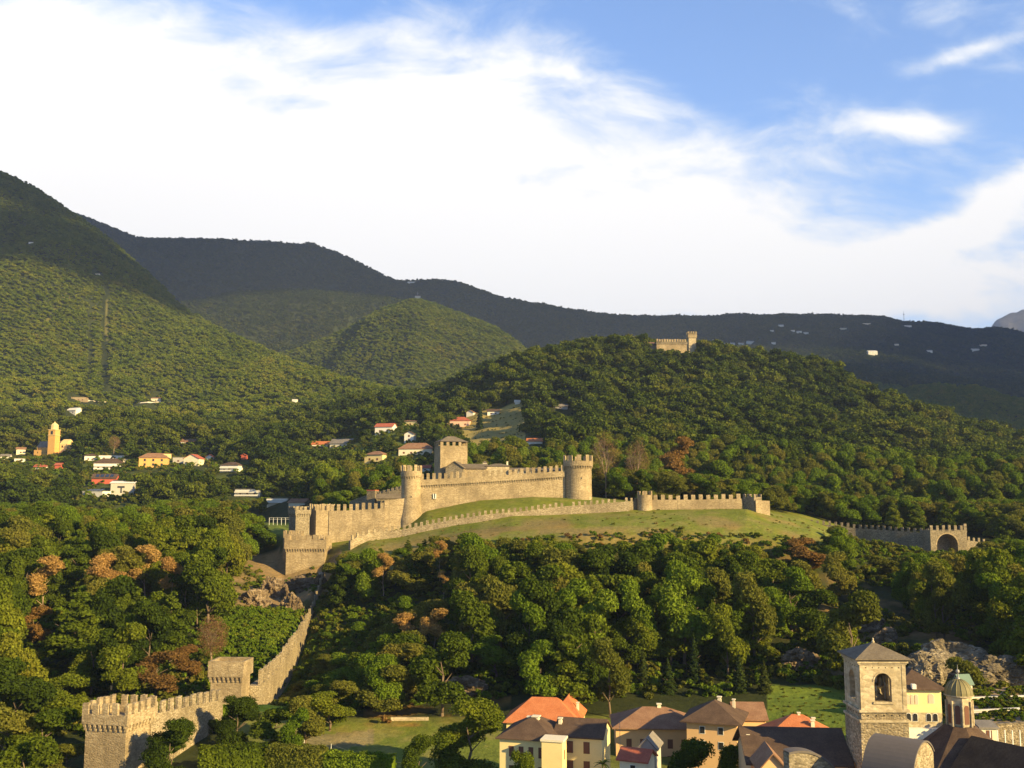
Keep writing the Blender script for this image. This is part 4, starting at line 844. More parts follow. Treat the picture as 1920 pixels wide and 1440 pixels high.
M_NAVE = m_roof('shade_toned_roof', (.035, .028, .025), (.06, .048, .04))  # darker copy of the roof tiles, with the nave's shadow put into the colour
def church_nave():
    Ya = 137; p = P(1826, 1380, Ya)
    root = empty('church_nave', (p.x, p.y, -52), R(-58), 'large dark church nave roof filling the bottom right corner', 'church roof'); H = p.z+52
    mb = MB(); mb.extr([(-8, -2), (8, -2), (8, H-6.2), (0, H-.5), (-8, H-6.2)], 0, 30, 'x'); mb.build('wall', M_ASHLAR, root)
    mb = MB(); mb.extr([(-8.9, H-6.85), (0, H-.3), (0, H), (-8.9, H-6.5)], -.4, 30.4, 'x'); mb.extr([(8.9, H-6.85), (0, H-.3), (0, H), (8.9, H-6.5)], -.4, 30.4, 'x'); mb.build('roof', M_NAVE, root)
church_nave()

W6 = lambda c_, r_, z0, dz, ww, wh, st, f_=0: (f_, c_, r_, z0, dz, ww, wh, st)
# yellow house with dark roof: two wings
x, w_, h, z = hh(1052, 1143, 1385, 1470, 172); house('yellow_house', 'pale yellow house wing with brown shutters and its gable end facing right', 'house', (x, 177, z), w_, 8.2, h, R(-15), 'gable', 2.1, M_PYELL, M_DARK, [W6(2, 2, h-2.6, -3.1, 1.05, 1.9, 'shut')], over=.35, chim=[(-3.6, -1.5, 2.6, .7)], sink=4)
x, w_, h, z = hh(948, 1056, 1390, 1475, 171); house('yellow_house', 'pale yellow house with a dark hipped roof, left of the shuttered wing', 'house', (x, 177, z), w_*.96, 10.5, h, R(-15), 'hip', 3.0, M_PYELL, M_DARK, [W6(4, 1, h-2.8, 3, .8, 1.7, 'shut'), W6(4, 1, h-5.8, 3, .8, 1.6, 'shut')], over=.6, chim=[(.6, -.5, 3.3, 1.3), (-.6, -.4, 3.1, .8)], sink=4)
x, w_, h, z = hh(1020, 1060, 1391, 1470, 168); hb = house('stair_annex', 'square cream stair annex with a flat white cap in front of the dark hipped roof', 'annex', (x, 169.5, z), w_, 3.2, h, R(-15), 'flat', .3, M_PYELL, M_CREAM, [W6(1, 1, h-3.0, 3, .5, 1.5, 'shut', 1)], sink=4)
x, w_, h, z = hh(955, 1090, 1357, 1420, 212); house('red_roofed_house', 'long pale yellow house with an orange hipped roof behind the dark roofed yellow house', 'house', (x, 217, z), w_, 9.5, h, R(-8), 'hip', 4.4, M_PYELL, M_ORANGE, over=.7)
x, w_, h, z = hh(1042, 1096, 1350, 1420, 214); house('red_roofed_wing', 'small cross wing with a higher orange roof at the right end of the long one', 'house', (x, 219, z), w_, 9.0, h, R(-10), 'hip', 4.2, M_PYELL, M_ORANGE, over=.5, chim=[(2.2, -2.0, 3.4, .6)])
x, w_, h, z = hh(1160, 1312, 1368, 1430, 198); house('peach_house', 'long peach house with a low brown hipped roof and a row of shuttered windows', 'house', (x, 204, z), w_, 11, h, R(-4), 'hip', 3.1, M_PEACH, M_BROWN, [W6(5, 1, h-3.6, 3, 1.0, 1.7, 'shut'), W6(5, 1, h-6.7, 3, 1.0, 1.6, 'frame')], over=.8, chim=[(1.0, 0, 4.2, .9)])
x, w_, h, z = hh(1308, 1402, 1359, 1440, 188); house('brown_villa', 'taller brown villa with dark hipped roof and small square windows, beside the long peach house', 'house', (x, 194, z), w_, 10, h, R(-19), 'hip', 3.3, M_PEACH, M_DARK, [W6(2, 2, h-1.9, -2.6, .85, 1.2, 'pane')], over=1.1, chim=[(.5, 3, 3.8, .8), (3.2, 3, 3.4, .6)])
x, w_, h, z = hh(1400, 1445, 1352, 1430, 197); house('peach_annex', 'narrow sunlit peach building with two small windows, right behind the brown villa', 'house', (x-.6, 203, z), w_+1, 9, h, R(-3), 'gable', 2.2, M_PEACH, M_BROWN, [W6(1, 2, h-2.6, -3.8, .9, 1.2, 'shut')], over=.5)
x, w_, h, z = hh(1447, 1584, 1396, 1440, 183); house('orange_roofed_house', 'pale yellow house with a wide orange hipped roof just left of the bell tower', 'house', (x, 189, z), w_, 11, h, R(-9), 'hip', 4.0, M_PYELL, M_ORANGE, over=.7, chim=[(.3, 0, 5.0, .6), (2.4, -2.4, 4.0, .75), (3.0, 1.2, 3.6, .7)])
x, w_, h, z = hh(1412, 1590, 1428, 1500, 146); house('dark_roofed_building', 'wide dark brown roof at the bottom edge in front of the orange roofed house', 'building', (x+.4, 152, z), w_, 13, h, R(-5), 'gable', 3.2, M_PEACH, M_DARK, over=.8, chim=[(-6.3, -1.5, 2.8, .5)])
x, w_, h, z = hh(1432, 1478, 1440, 1500, 138); house('brown_gable', 'small brown tiled gable roof at the bottom edge below the dark brown roof', 'building', (x, 141, z), w_, 6, h, R(-5), 'gable', 1.8, M_PEACH, M_BROWN, axis='y', over=.5)
x, w_, h, z = hh(1208, 1240, 1404, 1450, 170); house('grey_shed', 'small grey gabled shed between the red lean-to roof and the round tree', 'shed', (x, 173, z), w_, 5, h, R(-18), 'gable', 1.4, M_GREYP, M_GREYR, axis='y', over=.4)
x, w_, h, z = hh(1172, 1224, 1425, 1460, 165); house('red_shed', 'low shed with a sloping bright red roof between the yellow house and the grey shed', 'shed', (x, 167, z), w_, 4.5, h, R(-25), 'gable', 1.2, M_CREAM, M_RED, [W6(1, 1, h-1.8, 3, .8, 1.0, 'pane')], over=.5)
# flag pole left of the peach house
p = P(1163, 1440, 174); mb = MB(); mb.tube((0, 0, -3), (0, 0, pz(1352, 174)-p.z), .06, .04, 6); tag(mb.build('flag_pole', M_METAL, None, p), 'thin pale pole standing at the gable end of the yellow house', 'pole')

# terraces at the right
TERR = []
for k, (pa, pb, Yt, hgt, lb, mt) in enumerate([((1815, 1310), (1990, 1304), 205, 1.6, 'topmost cream retaining wall of the garden terraces at the right edge', M_CREAM), ((1826, 1334), (1990, 1326), 190, 1.5, 'white topped retaining wall below the planted terrace at the right edge', M_WHITE), ((1832, 1362), (1990, 1352), 178, 2.4, 'lowest grey retaining wall of the garden terraces above the dark church roof', M_RUBBLE)]):
    a = P(*pa, Yt); b = P(*pb, Yt-2); mb = MB(); d = b-a; mb.add([Vector((0, 0, 0)), d, d+Vector((0, 0, -hgt)), Vector((0, 0, -hgt)), Vector((0, .5, 0)), d+Vector((0, .5, 0)), d+Vector((0, .5, -hgt-8)), Vector((0, .5, -hgt-8))], [(0, 1, 2, 3), (0, 4, 5, 1), (4, 7, 6, 5), (3, 2, 6, 7), (0, 3, 7, 4), (1, 5, 6, 2)])
    root = empty('retaining_wall', a, 0, lb, 'wall'); mb.build('wall_body', mt, root); mb = MB(); mb.add([d*0+Vector((0, -.1, .0)), d+Vector((0, -.1, 0)), d+Vector((0, .6, 0)), Vector((0, .6, 0)), Vector((0, -.1, .22)), d+Vector((0, -.1, .22)), d+Vector((0, .6, .22)), Vector((0, .6, .22))], [(0, 1, 5, 4), (4, 5, 6, 7), (3, 7, 6, 2), (0, 4, 7, 3), (1, 2, 6, 5)]); mb.build('coping', M_WHITE if k < 2 else M_STONED, root)
    # earth bench behind each terrace
    mb = MB(); mb.add([Vector((0, .5, -.15)), d+Vector((0, .5, -.15)), d+Vector((0, 8, .4)), Vector((0, 8, .4)), Vector((0, .5, -12)), d+Vector((0, .5, -12)), d+Vector((0, 8, -12)), Vector((0, 8, -12))], [(0, 1, 2, 3), (0, 3, 7, 4), (1, 5, 6, 2), (0, 4, 5, 1), (3, 2, 6, 7)]); o_ = mb.build('terrace_ground', M_DRYSOIL, None, a); tag(o_, kind='structure'); TERR.append((a, d))
x, w_, h, z = hh(1845, 1875, 1368, 1400, 172); house('garden_hut', 'pale garden hut with a brown door among the terraces above the dark church roof', 'hut', (x, 174, z), w_, 3, h, R(-5), 'shed', .5, M_CREAM, M_GREYR, [W6(1, 1, .6, 3, .9, 1.9, 'shut')], over=.3)
x, w_, h, z = hh(1803, 1826, 1283, 1300, 203); house('green_roofed_hut', 'little hut with a steep blue green roof below the cliff, behind the lantern dome', 'hut', (x, 205, z), w_, 2.5, h, R(10), 'gable', 1.4, M_CREAM, m_plain('teal_sheet', (.16, .24, .20), .6), over=.3)
mb = MB()
for k in range(5):
    q = P(1858+k*14, 1405, 168); nm_ = ['leftmost', 'second', 'middle', 'fourth', 'rightmost'][k]; mb2 = MB(); mb2.box(-.07, .07, -.07, .07, -2, 3.0); tag(link('trellis_post', mb2.mesh('trellis_post', M_WPAINT), None, q), nm_+' pale trellis post below the lowest retaining wall at the right edge', 'post', 'trellis posts on the right terraces')

# ---- village and far houses: (px, base py, width px, wall px, roof, walls, roof mat, rot, label, windows)
HS = [
 (8, 862, 16, 7, 'gable', M_WHITE, M_GREYR, 10, 'small white house cut by the left edge of the village', 1),
 (36, 852, 15, 10, 'gable', M_CREAM, M_BROWN, 25, 'cream gabled house just left of the yellow church', 1),
 (34, 867, 16, 7, 'flat', M_WHITE, M_GREYR, 10, 'low white flat roofed house below the cream gabled house left of the church', 1),
 (168, 864, 22, 9, 'hip', M_WHITE, M_DARK, 15, 'white house with two small windows, right below the church', 2),
 (208, 862, 46, 8, 'flat', M_WHITE, M_DARK, 5, 'long low white flat roofed house right of the church, upper of two', 3),
 (200, 882, 50, 13, 'hip', M_WHITE, M_DARK, 8, 'large white house with balconies and a dark roof below the long low white one', 4),
 (237, 867, 12, 6, 'flat', M_CREAM, M_GREYR, 0, 'tiny cream house right of the long low white house', 1),
 (284, 877, 50, 18, 'hip', M_OCHRE, M_BROWN, 12, 'big orange house with a brown roof in the middle of the village row', 3),
 (306, 860, 24, 9, 'flat', M_YELLOW, M_BROWN, 12, 'small yellow house peeping over the big orange house', 1),
 (334, 868, 20, 10, 'flat', M_GREYP, M_GREYR, 0, 'grey box shaped house between the orange house and the cream gable', 1),
 (360, 873, 30, 13, 'gabley', M_CREAM, M_RED, -10, 'cream house whose wide gable faces the valley, right of the orange house', 1),
 (394, 864, 16, 7, 'gabley', M_WHITE, M_RED, -15, 'small white gabled house with a red roof right of the cream gable', 1),
 (432, 885, 36, 12, 'hip', M_WHITE, M_DARK, -12, 'white house with balconies and a dark roof at the right end of the village row', 3),
 (458, 862, 10, 8, 'gabley', M_REDP, M_RED, -10, 'tiny red house at the right end of the village row', 0),
 (352, 833, 26, 5, 'gable', M_WHITE, M_BROWN, 0, 'low brown roofed house alone in the trees above the village row', 2),
 (136, 776, 25, 7, 'gable', M_WHITE, M_WHITE, -25, 'white house on the wooded slope above the church tower', 2),
 (146, 752, 26, 7, 'flat', M_STONE, M_BROWN, 5, 'flat brownish house at the left end of the high hillside road', 3),
 (292, 753, 18, 6, 'gable', M_CREAM, M_BROWN, 0, 'small cream house at the right end of the high hillside road', 1),
 (225, 929, 40, 22, 'shed', M_GREYP, M_WHITE, 14, 'large plain grey modern house with a T shaped window on the left hill', 0),
 (192, 908, 42, 11, 'gable', M_REDP, M_DARK, 8, 'red walled house with solar panels on its dark roof, left of the grey modern house', 0),
 (178, 931, 46, 9, 'flat', M_WHITE, M_WHITE, -20, 'long low white building below the house with solar panels', 0),
 (467, 932, 50, 14, 'flat', M_WHITE, M_GREYR, -14, 'modern white house with a flat grey roof and deep balconies left of the castle', 3),
 (522, 944, 40, 9, 'flat', M_CREAM, M_GREYR, -8, 'long plain cream wall-like building beside the modern balcony house', 0),
 (560, 948, 34, 6, 'gable', M_CREAM, M_BROWN, -20, 'low house with a brown gabled roof directly left of the castle corner tower', 0),
 (75, 880, 22, 5, 'gable', M_WHITE, M_RED, 0, 'low red roofed house below the church', 1),
 (108, 881, 11, 9, 'gable', M_REDP, M_RED, 0, 'tiny red walled house between the low red roof and the white villas', 0),
 (642, 838, 44, 7, 'gable', M_CREAM, M_GREYR, -18, 'long grey roofed house on the slope left of the white house with the red roof', 1),
 (600, 838, 30, 5, 'gable', M_CREAM, M_ORANGE, 0, 'low orange roofed house half hidden by trees', 0),
 (722, 813, 34, 13, 'gable', M_WHITE, M_RED, -14, 'white house with a red roof standing high above the castle', 2),
 (768, 831, 18, 17, 'gabley', M_WHITE, M_DARK, -12, 'tall narrow white house with a rounded gable above the long white house', 1),
 (780, 853, 62, 11, 'hip', M_CREAM, M_BROWN, -8, 'long cream house with a brown roof left of the keep', 4),
 (705, 866, 38, 13, 'hip', M_PYELL, M_BROWN, -22, 'yellowish cube house with small windows below the long cream house', 2),
 (772, 798, 24, 8, 'hip', M_PYELL, M_BROWN, -20, 'small yellow house high up between dark conifers', 1),
 (861, 800, 42, 11, 'hip', M_PINK, M_RED, -6, 'peach pink house with a red roof above the vineyard', 3),
 (883, 780, 14, 7, 'gabley', M_WHITE, M_BROWN, -20, 'small white gabled house just above the pink house', 0),
 (925, 778, 22, 7, 'gable', M_WHITE, M_DARK, 0, 'white house with two dark openings at the top of the vineyard', 2),
 (970, 758, 9, 5, 'gable', M_WHITE, M_WHITE, 0, 'tiny white house above the right end of the vineyard', 0),
 (1052, 767, 26, 5, 'gable', M_GREYP, M_GREYR, -8, 'low grey house on the grassy ledge of the wooded hill', 1),
 (1003, 832, 28, 5, 'gable', M_WHITE, M_ORANGE, -4, 'low white house with an orange roof behind the castle ranges', 0),
 (798, 884, 17, 7, 'gable', M_WHITE, M_RED, -6, 'white house with a red roof seen between the slim round tower and the keep', 1),
 (552, 754, 9, 4, 'gable', M_WHITE, M_WHITE, 0, 'lone tiny white house in the forest left of the saddle', 0),
 (57, 457, 7, 3, 'gable', M_WHITE, M_WHITE, 0, 'lone white hut high on the left mountain', 0),
 (182, 516, 7, 3, 'gable', M_CREAM, M_BROWN, 0, 'second lone hut on the left mountain above the forest cutting', 0),
 (783, 560, 10, 5, 'gable', M_CREAM, M_BROWN, 0, 'tiny chapel on the round hilltop in the middle distance', 0),
 (771, 531, 14, 3, 'gable', M_WHITE, M_WHITE, 0, 'white building on the skyline ridge above the round hilltop', 0),
 (1340, 640, 8, 3, 'gable', M_WHITE, M_GREYR, 0, 'small house on the dark ridge just right of the hilltop castle', 0),
 (1360, 648, 11, 4, 'gable', M_WHITE, M_GREYR, 0, 'white ridge house, leftmost in the row right of the hilltop castle', 0),
 (1374, 647, 8, 4, 'gable', M_WHITE, M_GREYR, 0, 'white ridge house, second in the row right of the hilltop castle', 0),
 (1390, 647, 10, 4, 'gable', M_WHITE, M_BROWN, 0, 'white ridge house, third in the row right of the hilltop castle', 0),
 (1408, 646, 13, 6, 'gable', M_WHITE, M_GREYR, 0, 'brightest white ridge house at the right end of the row by the hilltop castle', 0),
 (1451, 646, 7, 4, 'gable', M_WHITE, M_GREYR, 0, 'single white ridge house a little right of the row', 0),
 (1465, 613, 9, 4, 'gable', M_WHITE, M_GREYR, 0, 'white house highest on the dark ridge near the skyline', 0),
 (1448, 622, 6, 3, 'gable', M_WHITE, M_GREYR, 0, 'tiny pale house left below the highest white ridge house', 0),
 (1487, 622, 7, 3, 'gable', M_WHITE, M_BROWN, 0, 'left one of three pale houses below the highest ridge house', 0),
 (1499, 625, 9, 4, 'gable', M_WHITE, M_GREYR, 0, 'middle one of three pale houses below the highest ridge house', 0),
 (1512, 627, 8, 4, 'gable', M_WHITE, M_GREYR, 0, 'right one of three pale houses below the highest ridge house', 0),
 (1582, 618, 11, 3, 'gable', M_CREAM, M_GREYR, 0, 'low pale house on the dark ridge between the three houses and the mast', 0),
 (1637, 666, 17, 7, 'gable', M_WHITE, M_WHITE, 0, 'bright white house alone lower on the dark ridge', 1),
 (1626, 609, 13, 3, 'gable', M_CREAM, M_BROWN, 0, 'brown roofed house just under the skyline left of the mast', 0),
 (1703, 613, 13, 3, 'gable', M_WHITE, M_GREYR, 0, 'flat white house just under the skyline by the mast', 0),
 (1682, 648, 7, 3, 'gable', M_CREAM, M_GREYR, 0, 'tiny pale house below the mast on the dark ridge', 0),
 (1744, 661, 9, 4, 'gable', M_WHITE, M_GREYR, 0, 'small white house on the dark ridge, left of the right hand pair', 0),
 (1830, 658, 13, 4, 'gable', M_WHITE, M_GREYR, 0, 'lower house of the pair near the right edge of the dark ridge', 0),
 (1845, 650, 12, 4, 'gable', M_CREAM, M_BROWN, 0, 'upper house of the pair near the right edge of the dark ridge', 0),
]
for (px, py, wp, hp, rf, wm, rm, rot, lb, wn) in HS:
    y0 = 640 if py < 900 else 520
    if py < 700: y0 = 1300
    if px > 600 and 880 < py < 890: y0 = 560
    Yh = hit(px, py, y0); k = mpp(Yh)*1.02; w_ = wp*k; h = hp*k; p = P(px, py, Yh); d_ = max(6.0, min(w_*.7, 11)) if Yh < 2000 else w_*.7
    far_ = Yh > 1300; rh = max(1.6, w_*.19) if rf in ('gable', 'hip') else (w_*.26 if rf == 'gabley' else 1.6)
    if far_: rh = h*.35
    wins = []
    if wn:
        rows = 2 if h > 6 else 1; wins = [(0, wn, rows, max(.8, h*.22), h*.45, min(1.5, w_/(wn*2.6)), min(1.7, h*.3), 'frame' if wm in (M_OCHRE,) else 'shut')]
    r = house('house' if not far_ else 'far_house', lb, 'house', (p.x, p.y+d_/2, p.z), w_, d_, h, R(rot), 'gable' if rf.startswith('gable') else rf, rh, wm, rm, wins, over=.7 if not far_ else .3, axis='y' if rf == 'gabley' else 'x', sink=max(6, d_*.8), group='houses scattered on the far dark ridge' if px > 1330 and py < 700 else None)
    keep(px-wp/2-1, px+wp/2+1, py-hp-3, py-(2 if far_ else 0), Yh+4)
    if 'solar' in lb:
        roof = [c for c in r.children if c.name.startswith('roof')][0]; sl_ = rh/(d_/2); ang = math.atan(sl_)
        for i in range(4):
            mb = MB(); M_ = Matrix.Translation((-w_*.3+i*w_*.2, -d_*.25, h+rh*.5+.32)) @ Matrix.Rotation(ang, 4, 'X'); mb.box(-w_*.07, w_*.07, -2.0, 2.0, 0, .1, M_); mb.build('solar_panel', M_SOLAR, roof)
    if 'T shaped' in lb:
        mb = MB(); mb.box(-3.2, 1.5, -d_/2-.06, -d_/2+.1, h*.62, h*.78); mb.box(-1.2, -.2, -d_/2-.061, -d_/2+.1, h*.2, h*.619); mb.build('window', M_GLASS, r)
    if 'balcon' in lb:
        for i in range(2):
            mb = MB(); z = h*(.12+.42*i); mb.box(-w_*.48, w_*.48, -d_/2-1.6, -d_/2+.05, z, z+.25); mb.box(-w_*.48, w_*.48, -d_/2-1.6, -d_/2-1.45, z+.25, z+1.1); mb.build('balcony', M_WHITE, r)
keep(160, 300, 749, 756, 1300)
# yellow church on the left
def church():
    Yh = hit(97, 852, 640); k = mpp(Yh)*1.02; p = P(97, 852, Yh); root = empty('village_church', p, R(-12), 'yellow village church with a tall slim bell tower on the left hillside', 'church')
    X = lambda px: (px-97)*k; H_ = lambda q: (852-q)*k
    mb = MB(); mb.extr([(0, -8), (9, -8), (9, H_(838)), (4.5, H_(830)), (0, H_(838))], X(66), X(114), 'x'); mb.build('nave', M_OCHRE, root)
    mb = MB(); mb.extr([(-.4, H_(839)), (4.5, H_(829)), (9.4, H_(839)), (4.5, H_(827))], X(65), X(115), 'x'); mb.build('roof', M_GREYR, root)
    mb = MB(); mb.box(X(64), X(96), -3, 0.01, -8, H_(844)); mb.build('side_aisle', M_OCHRE, root)
    mb = MB(); mb.extr([(-1, -8), (10, -8), (10, H_(833)), (7.5, H_(828)), (4.5, H_(824)), (1.5, H_(828)), (-1, H_(833))], X(114.01), X(129), 'x'); mb.build('facade', M_YELLOW, root)
    t0, t1 = X(99), X(113); w = (t1-t0); mb = MB(); mb.box(t0, t1, -w-.5, -.5, -8, H_(808)); tw = mb.build('bell_tower', M_OCHRE, root)
    c = ((t0+t1)/2, -.5-w/2)
    mb = MB(); mb.box(t0-.4, t1+.4, -w-.9, -.1, H_(818), H_(817)); mb.box(t0-.4, t1+.4, -w-.9, -.1, H_(808), H_(807)); mb.build('cornice', M_YELLOW, tw)
    mb = MB(); mb.lathe([(w*.48, H_(807)), (w*.48, H_(801)), (w*.5, H_(800)), (w*.36, H_(797)), (w*.1, H_(794.5)), (.1, H_(792))], 8, c[0], c[1], R(22.5)); mb.build('cupola', M_YELLOW, tw)
    mb = MB(); mb.box(c[0]-w*.16, c[0]+w*.16, -w-.56, -w-.3, H_(816.5), H_(810)); mb.build('belfry_opening', M_GLASS, tw)
    for i in range(3): mb = MB(); x = X(101+i*0)+0; x = X(72+i*9); mb.box(x-.4, x+.4, -3.05, -2.9, H_(850), H_(847)); mb.build('window', M_GLASS, root)
    mb = MB(); mb.box(X(118), X(121), -1.06, -.9, H_(840), H_(836)); mb.build('window', M_GLASS, root)
    keep(64, 131, 790, 850, Yh+3)
church()
# mast on the ridge, hill cross, pylons
for (px, py, hpx, lb, yy0) in ((1695, 600, 17, 'thin radio mast on the skyline of the dark ridge', 3000), (783, 557, 12, 'thin mast beside the tiny chapel on the round hilltop', 2000), (660, 748, 14, 'slim pale mast in the forest above the castle', 900)):
    Yh = hit(px, py, yy0); p = P(px, py, Yh); mb = MB(); s_ = mpp(Yh); mb.tube((0, 0, -5), (0, 0, hpx*s_), .9*s_*.5, .35*s_*.5, 5); mb.box(-1.5*s_, 1.5*s_, -.3, .3, hpx*s_*.6, hpx*s_*.66); tag(mb.build('mast', M_METAL, None, p), lb, 'mast')

# ------------------------------------------------------------------ vegetation placement
for b in [(1795, 1832, 975, 975, 0)]: pass
CEIL = [(-600, 930), (0, 938), (100, 935), (200, 950), (300, 934), (380, 925), (440, 935), (495, 965), (512, 1000), (528, 1075), (600, 1100), (612, 1052), (630, 1030), (655, 1026), (700, 1016), (760, 1006), (830, 998), (880, 988), (1000, 994), (1100, 1003), (1200, 993), (1280, 990), (1400, 1003), (1450, 1010), (1530, 1008), (1565, 975), (1595, 985), (1615, 1008), (1650, 1020), (1700, 1026), (1750, 1022), (1800, 1024), (1830, 1018), (1870, 1005), (2500, 1000)]
cpx = [c[0] for c in CEIL]; cpy = [c[1] for c in CEIL]
TA = [(35, 1225, 205, 15, 'green', 'highest large tree of the group left of the big wall tower'), (120, 1262, 212, 13, 'green', 'dark tree directly behind the left side of the big wall tower'), (15, 1300, 186, 13, 'olive', 'olive tree cut by the left edge, low in the corner'), (85, 1312, 186, 13, 'green', 'broad green tree left of the corbels of the big wall tower'), (50, 1372, 172, 12, 'green', 'lowest green tree in the bottom left corner'), (128, 1385, 186, 9, 'olive', 'low olive tree touching the foot of the big wall tower'),
      (85, 1035, 300, 12, 'tan', 'tan dried crown, leftmost of the dry trees on the left hill'), (205, 1030, 300, 13, 'tan', 'wide tan dried crown, second from the left on the left hill'), (275, 1015, 315, 11, 'tan', 'tan dried crown just above the golden brown tree on the left hill'), (325, 1038, 300, 10, 'tan', 'golden brown dried tree, rightmost dry one on the left hill'),
      (375, 960, 400, 11, 'aut', 'rusty autumn tree near the top of the left hill'), (420, 1000, 390, 8, 'aut', 'small rusty tree by the crest left of the castle'), (295, 1215, 232, 13, 'aut', 'large dark rusty tree just above the lower town wall'), (352, 1205, 250, 9, 'aut', 'reddish brown bush left of the small gate tower'),
      (720, 1032, 322, 8, 'tan', 'small tan tree directly under the left part of the curving outer wall'), (825, 1010, 325, 6, 'tan', 'tiny tan tree top right under the curving outer wall'), (832, 1068, 300, 4, 'tan', 'small tan crown between green trees below the outer wall'),
      (770, 1108, 275, 11, 'tan', 'tan dried crown in the middle of the wood below the castle'), (815, 1135, 268, 9, 'tan', 'lower tan dried crown beside the large one in the middle of the wood'), (1510, 1003, 330, 15, 'aut', 'large rusty orange tree at the right end of the castle grass'),
      (1300, 918, 440, 4, 'tan', 'single tan crown just over the straight outer wall'), (1270, 812, 470, 19, 'aut', 'brown autumn tree behind the outer wall, right of the bare trees'), (65, 1130, 270, 10, 'aut', 'brownish tree in the shade at the left edge'),
      (1690, 1060, 300, 7, 'fresh', 'bright green drooping tree below the town wall'), (1480, 1060, 285, 14, 'fresh', 'fresh green tree with yellow highlights above the brown clearing'), (1530, 1100, 262, 15, 'green', 'dark round tree standing on the brown clearing'),
      (1130, 1270, 240, 8, 'tall', 'narrow yellow green tree just behind the orange roofed house'), (1205, 1215, 243, 8, 'con', 'tall dark conifer, left one behind the peach house'), (1252, 1235, 240, 9, 'con', 'greyish conifer with drooping boughs behind the peach house chimney'), (1300, 1190, 245, 9, 'con', 'tall dark conifer left of the brown villa'), (1385, 1225, 238, 9, 'con', 'broad dark conifer right behind the brown villa'), (1432, 1240, 236, 8, 'con', 'conifer at the right corner of the wood behind the peach annex'),
      (1065, 1180, 245, 13, 'green', 'tall green tree above the end of the orange roof'), (930, 1190, 250, 14, 'fresh', 'large green tree at the foot of the wood above the garden'), (690, 1110, 250, 16, 'green', 'tall tree at the left foot of the wood above the garden'), (620, 1150, 252, 14, 'green', 'broad tree beside the steep crenellated wall'), (770, 1180, 248, 17, 'green', 'spreading dark tree overhanging the garden lawn'), (860, 1200, 252, 12, 'green', 'round tree between the spreading tree and the brown bank'),
      (880, 1300, 186, 15, 'hi', 'large round leafy tree at the bottom, left of the yellow house'), (785, 1375, 174, 7, 'hi', 'dark bushy tree between the hedge and the large round tree'), (975, 1392, 163, 6, 'hi', 'light green garden tree in front of the yellow house'), (1290, 1380, 160, 10, 'hi', 'round dark green tree in front of the peach house'), (1375, 1382, 160, 6.5, 'hi', 'smaller yellow green tree in front of the brown villa'),
      (322, 1334, 178, 9.5, 'hi', 'dark bushy tree right beside the big bottom left tower'), (448, 1293, 200, 9.5, 'hi', 'bright bushy tree in front of the small gate tower'), (520, 1310, 200, 13, 'green', 'low green tree right of the small gate tower'), (575, 1300, 202, 9, 'olive', 'olive tree in the garden below the steep wall'), (620, 1290, 215, 11, 'green', 'garden tree at the foot of the steep wall'), (555, 1325, 192, 6, 'fresh', 'small fruit tree with red fruit in the garden'), (1805, 1228, 215, 9, 'olive', 'drooping grey brown tree over the cliff above the lantern dome'),
      (790, 762, 880, 14, 'con', 'dark conifer between the yellow house and the pink house'), (808, 778, 860, 12, 'con', 'second dark conifer just behind the keep'), (965, 812, 640, 20, 'green', 'dark round tree at the right end of the vineyard'), (1010, 835, 560, 20, 'green', 'broad dark tree behind the castle ranges'), (1545, 680, 1000, 12, 'aut', 'small rusty bush on the crest where the wooded hill drops to the right'), (1560, 770, 800, 12, 'olive', 'pale olive crown high on the right flank of the wooded hill'), (1130, 750, 800, 16, 'green', 'large dark crown in the middle of the wooded hill'), (1200, 760, 780, 15, 'olive', 'big olive crown in the middle of the wooded hill'), (1370, 800, 700, 17, 'green', 'large dark green crown on the lower wooded hill'), (1500, 850, 640, 18, 'green', 'very broad dark crown behind the right town wall'), (1330, 850, 600, 16, 'fresh', 'fresh green crown behind the straight outer wall'), (1240, 690, 960, 14, 'con', 'dark conifer below the hilltop castle'), (1400, 720, 900, 12, 'con', 'dark conifer on the upper right wooded hill'), (1100, 700, 950, 13, 'con', 'dark conifer on the upper left wooded hill'), (1530, 690, 1000, 16, 'aut', 'rusty tree on the right crest of the wooded hill'),
      (900, 738, 850, 14, 'con', 'dark conifer above the vineyard by the small white gabled house'), (1000, 728, 830, 15, 'con', 'conifer right of the tiny white house'), (1150, 632, 1050, 12, 'con', 'dark conifer standing up on the crest left of the hilltop castle'), (1020, 730, 845, 12, 'con', 'pointed conifer beside the grey house on the ledge')]
for e_ in TA:
    if e_[2] < 345 and e_[4] in ('tan', 'aut', 'fresh', 'con') : hw_ = e_[3]*.28/mpp(e_[2]); keep(e_[0]-hw_, e_[0]+hw_, e_[1], e_[1]+(34 if e_[4] != 'con' else 55), e_[2])
KA = np.array(KEEP)
def inpoly(px, py, poly):
    r = np.zeros(px.shape, bool); n = len(poly); j = n-1
    for i in range(n):
        xi, yi = poly[i]; xj, yj = poly[j]; c = ((yi > py) != (yj > py)) & (px < (xj-xi)*(py-yi)/((yj-yi)+1e-9)+xi); r ^= c; j = i
    return r
POLY = [[(395, 1225), (425, 1165), (445, 1120), (455, 1060), (500, 1040), (525, 1000), (530, 930), (625, 930), (625, 1055), (608, 1085), (592, 1130), (575, 1175), (552, 1215), (520, 1262), (500, 1290), (395, 1300)],
        [(1460, 1300), (1600, 1290), (1620, 1420), (1440, 1420)], [(1720, 1225), (1850, 1215), (1900, 1240), (1930, 1300), (1930, 1440), (1720, 1440)], [(1462, 1170), (1560, 1165), (1590, 1262), (1480, 1300)], [(1580, 1118), (1690, 1115), (1720, 1200), (1600, 1218)]]
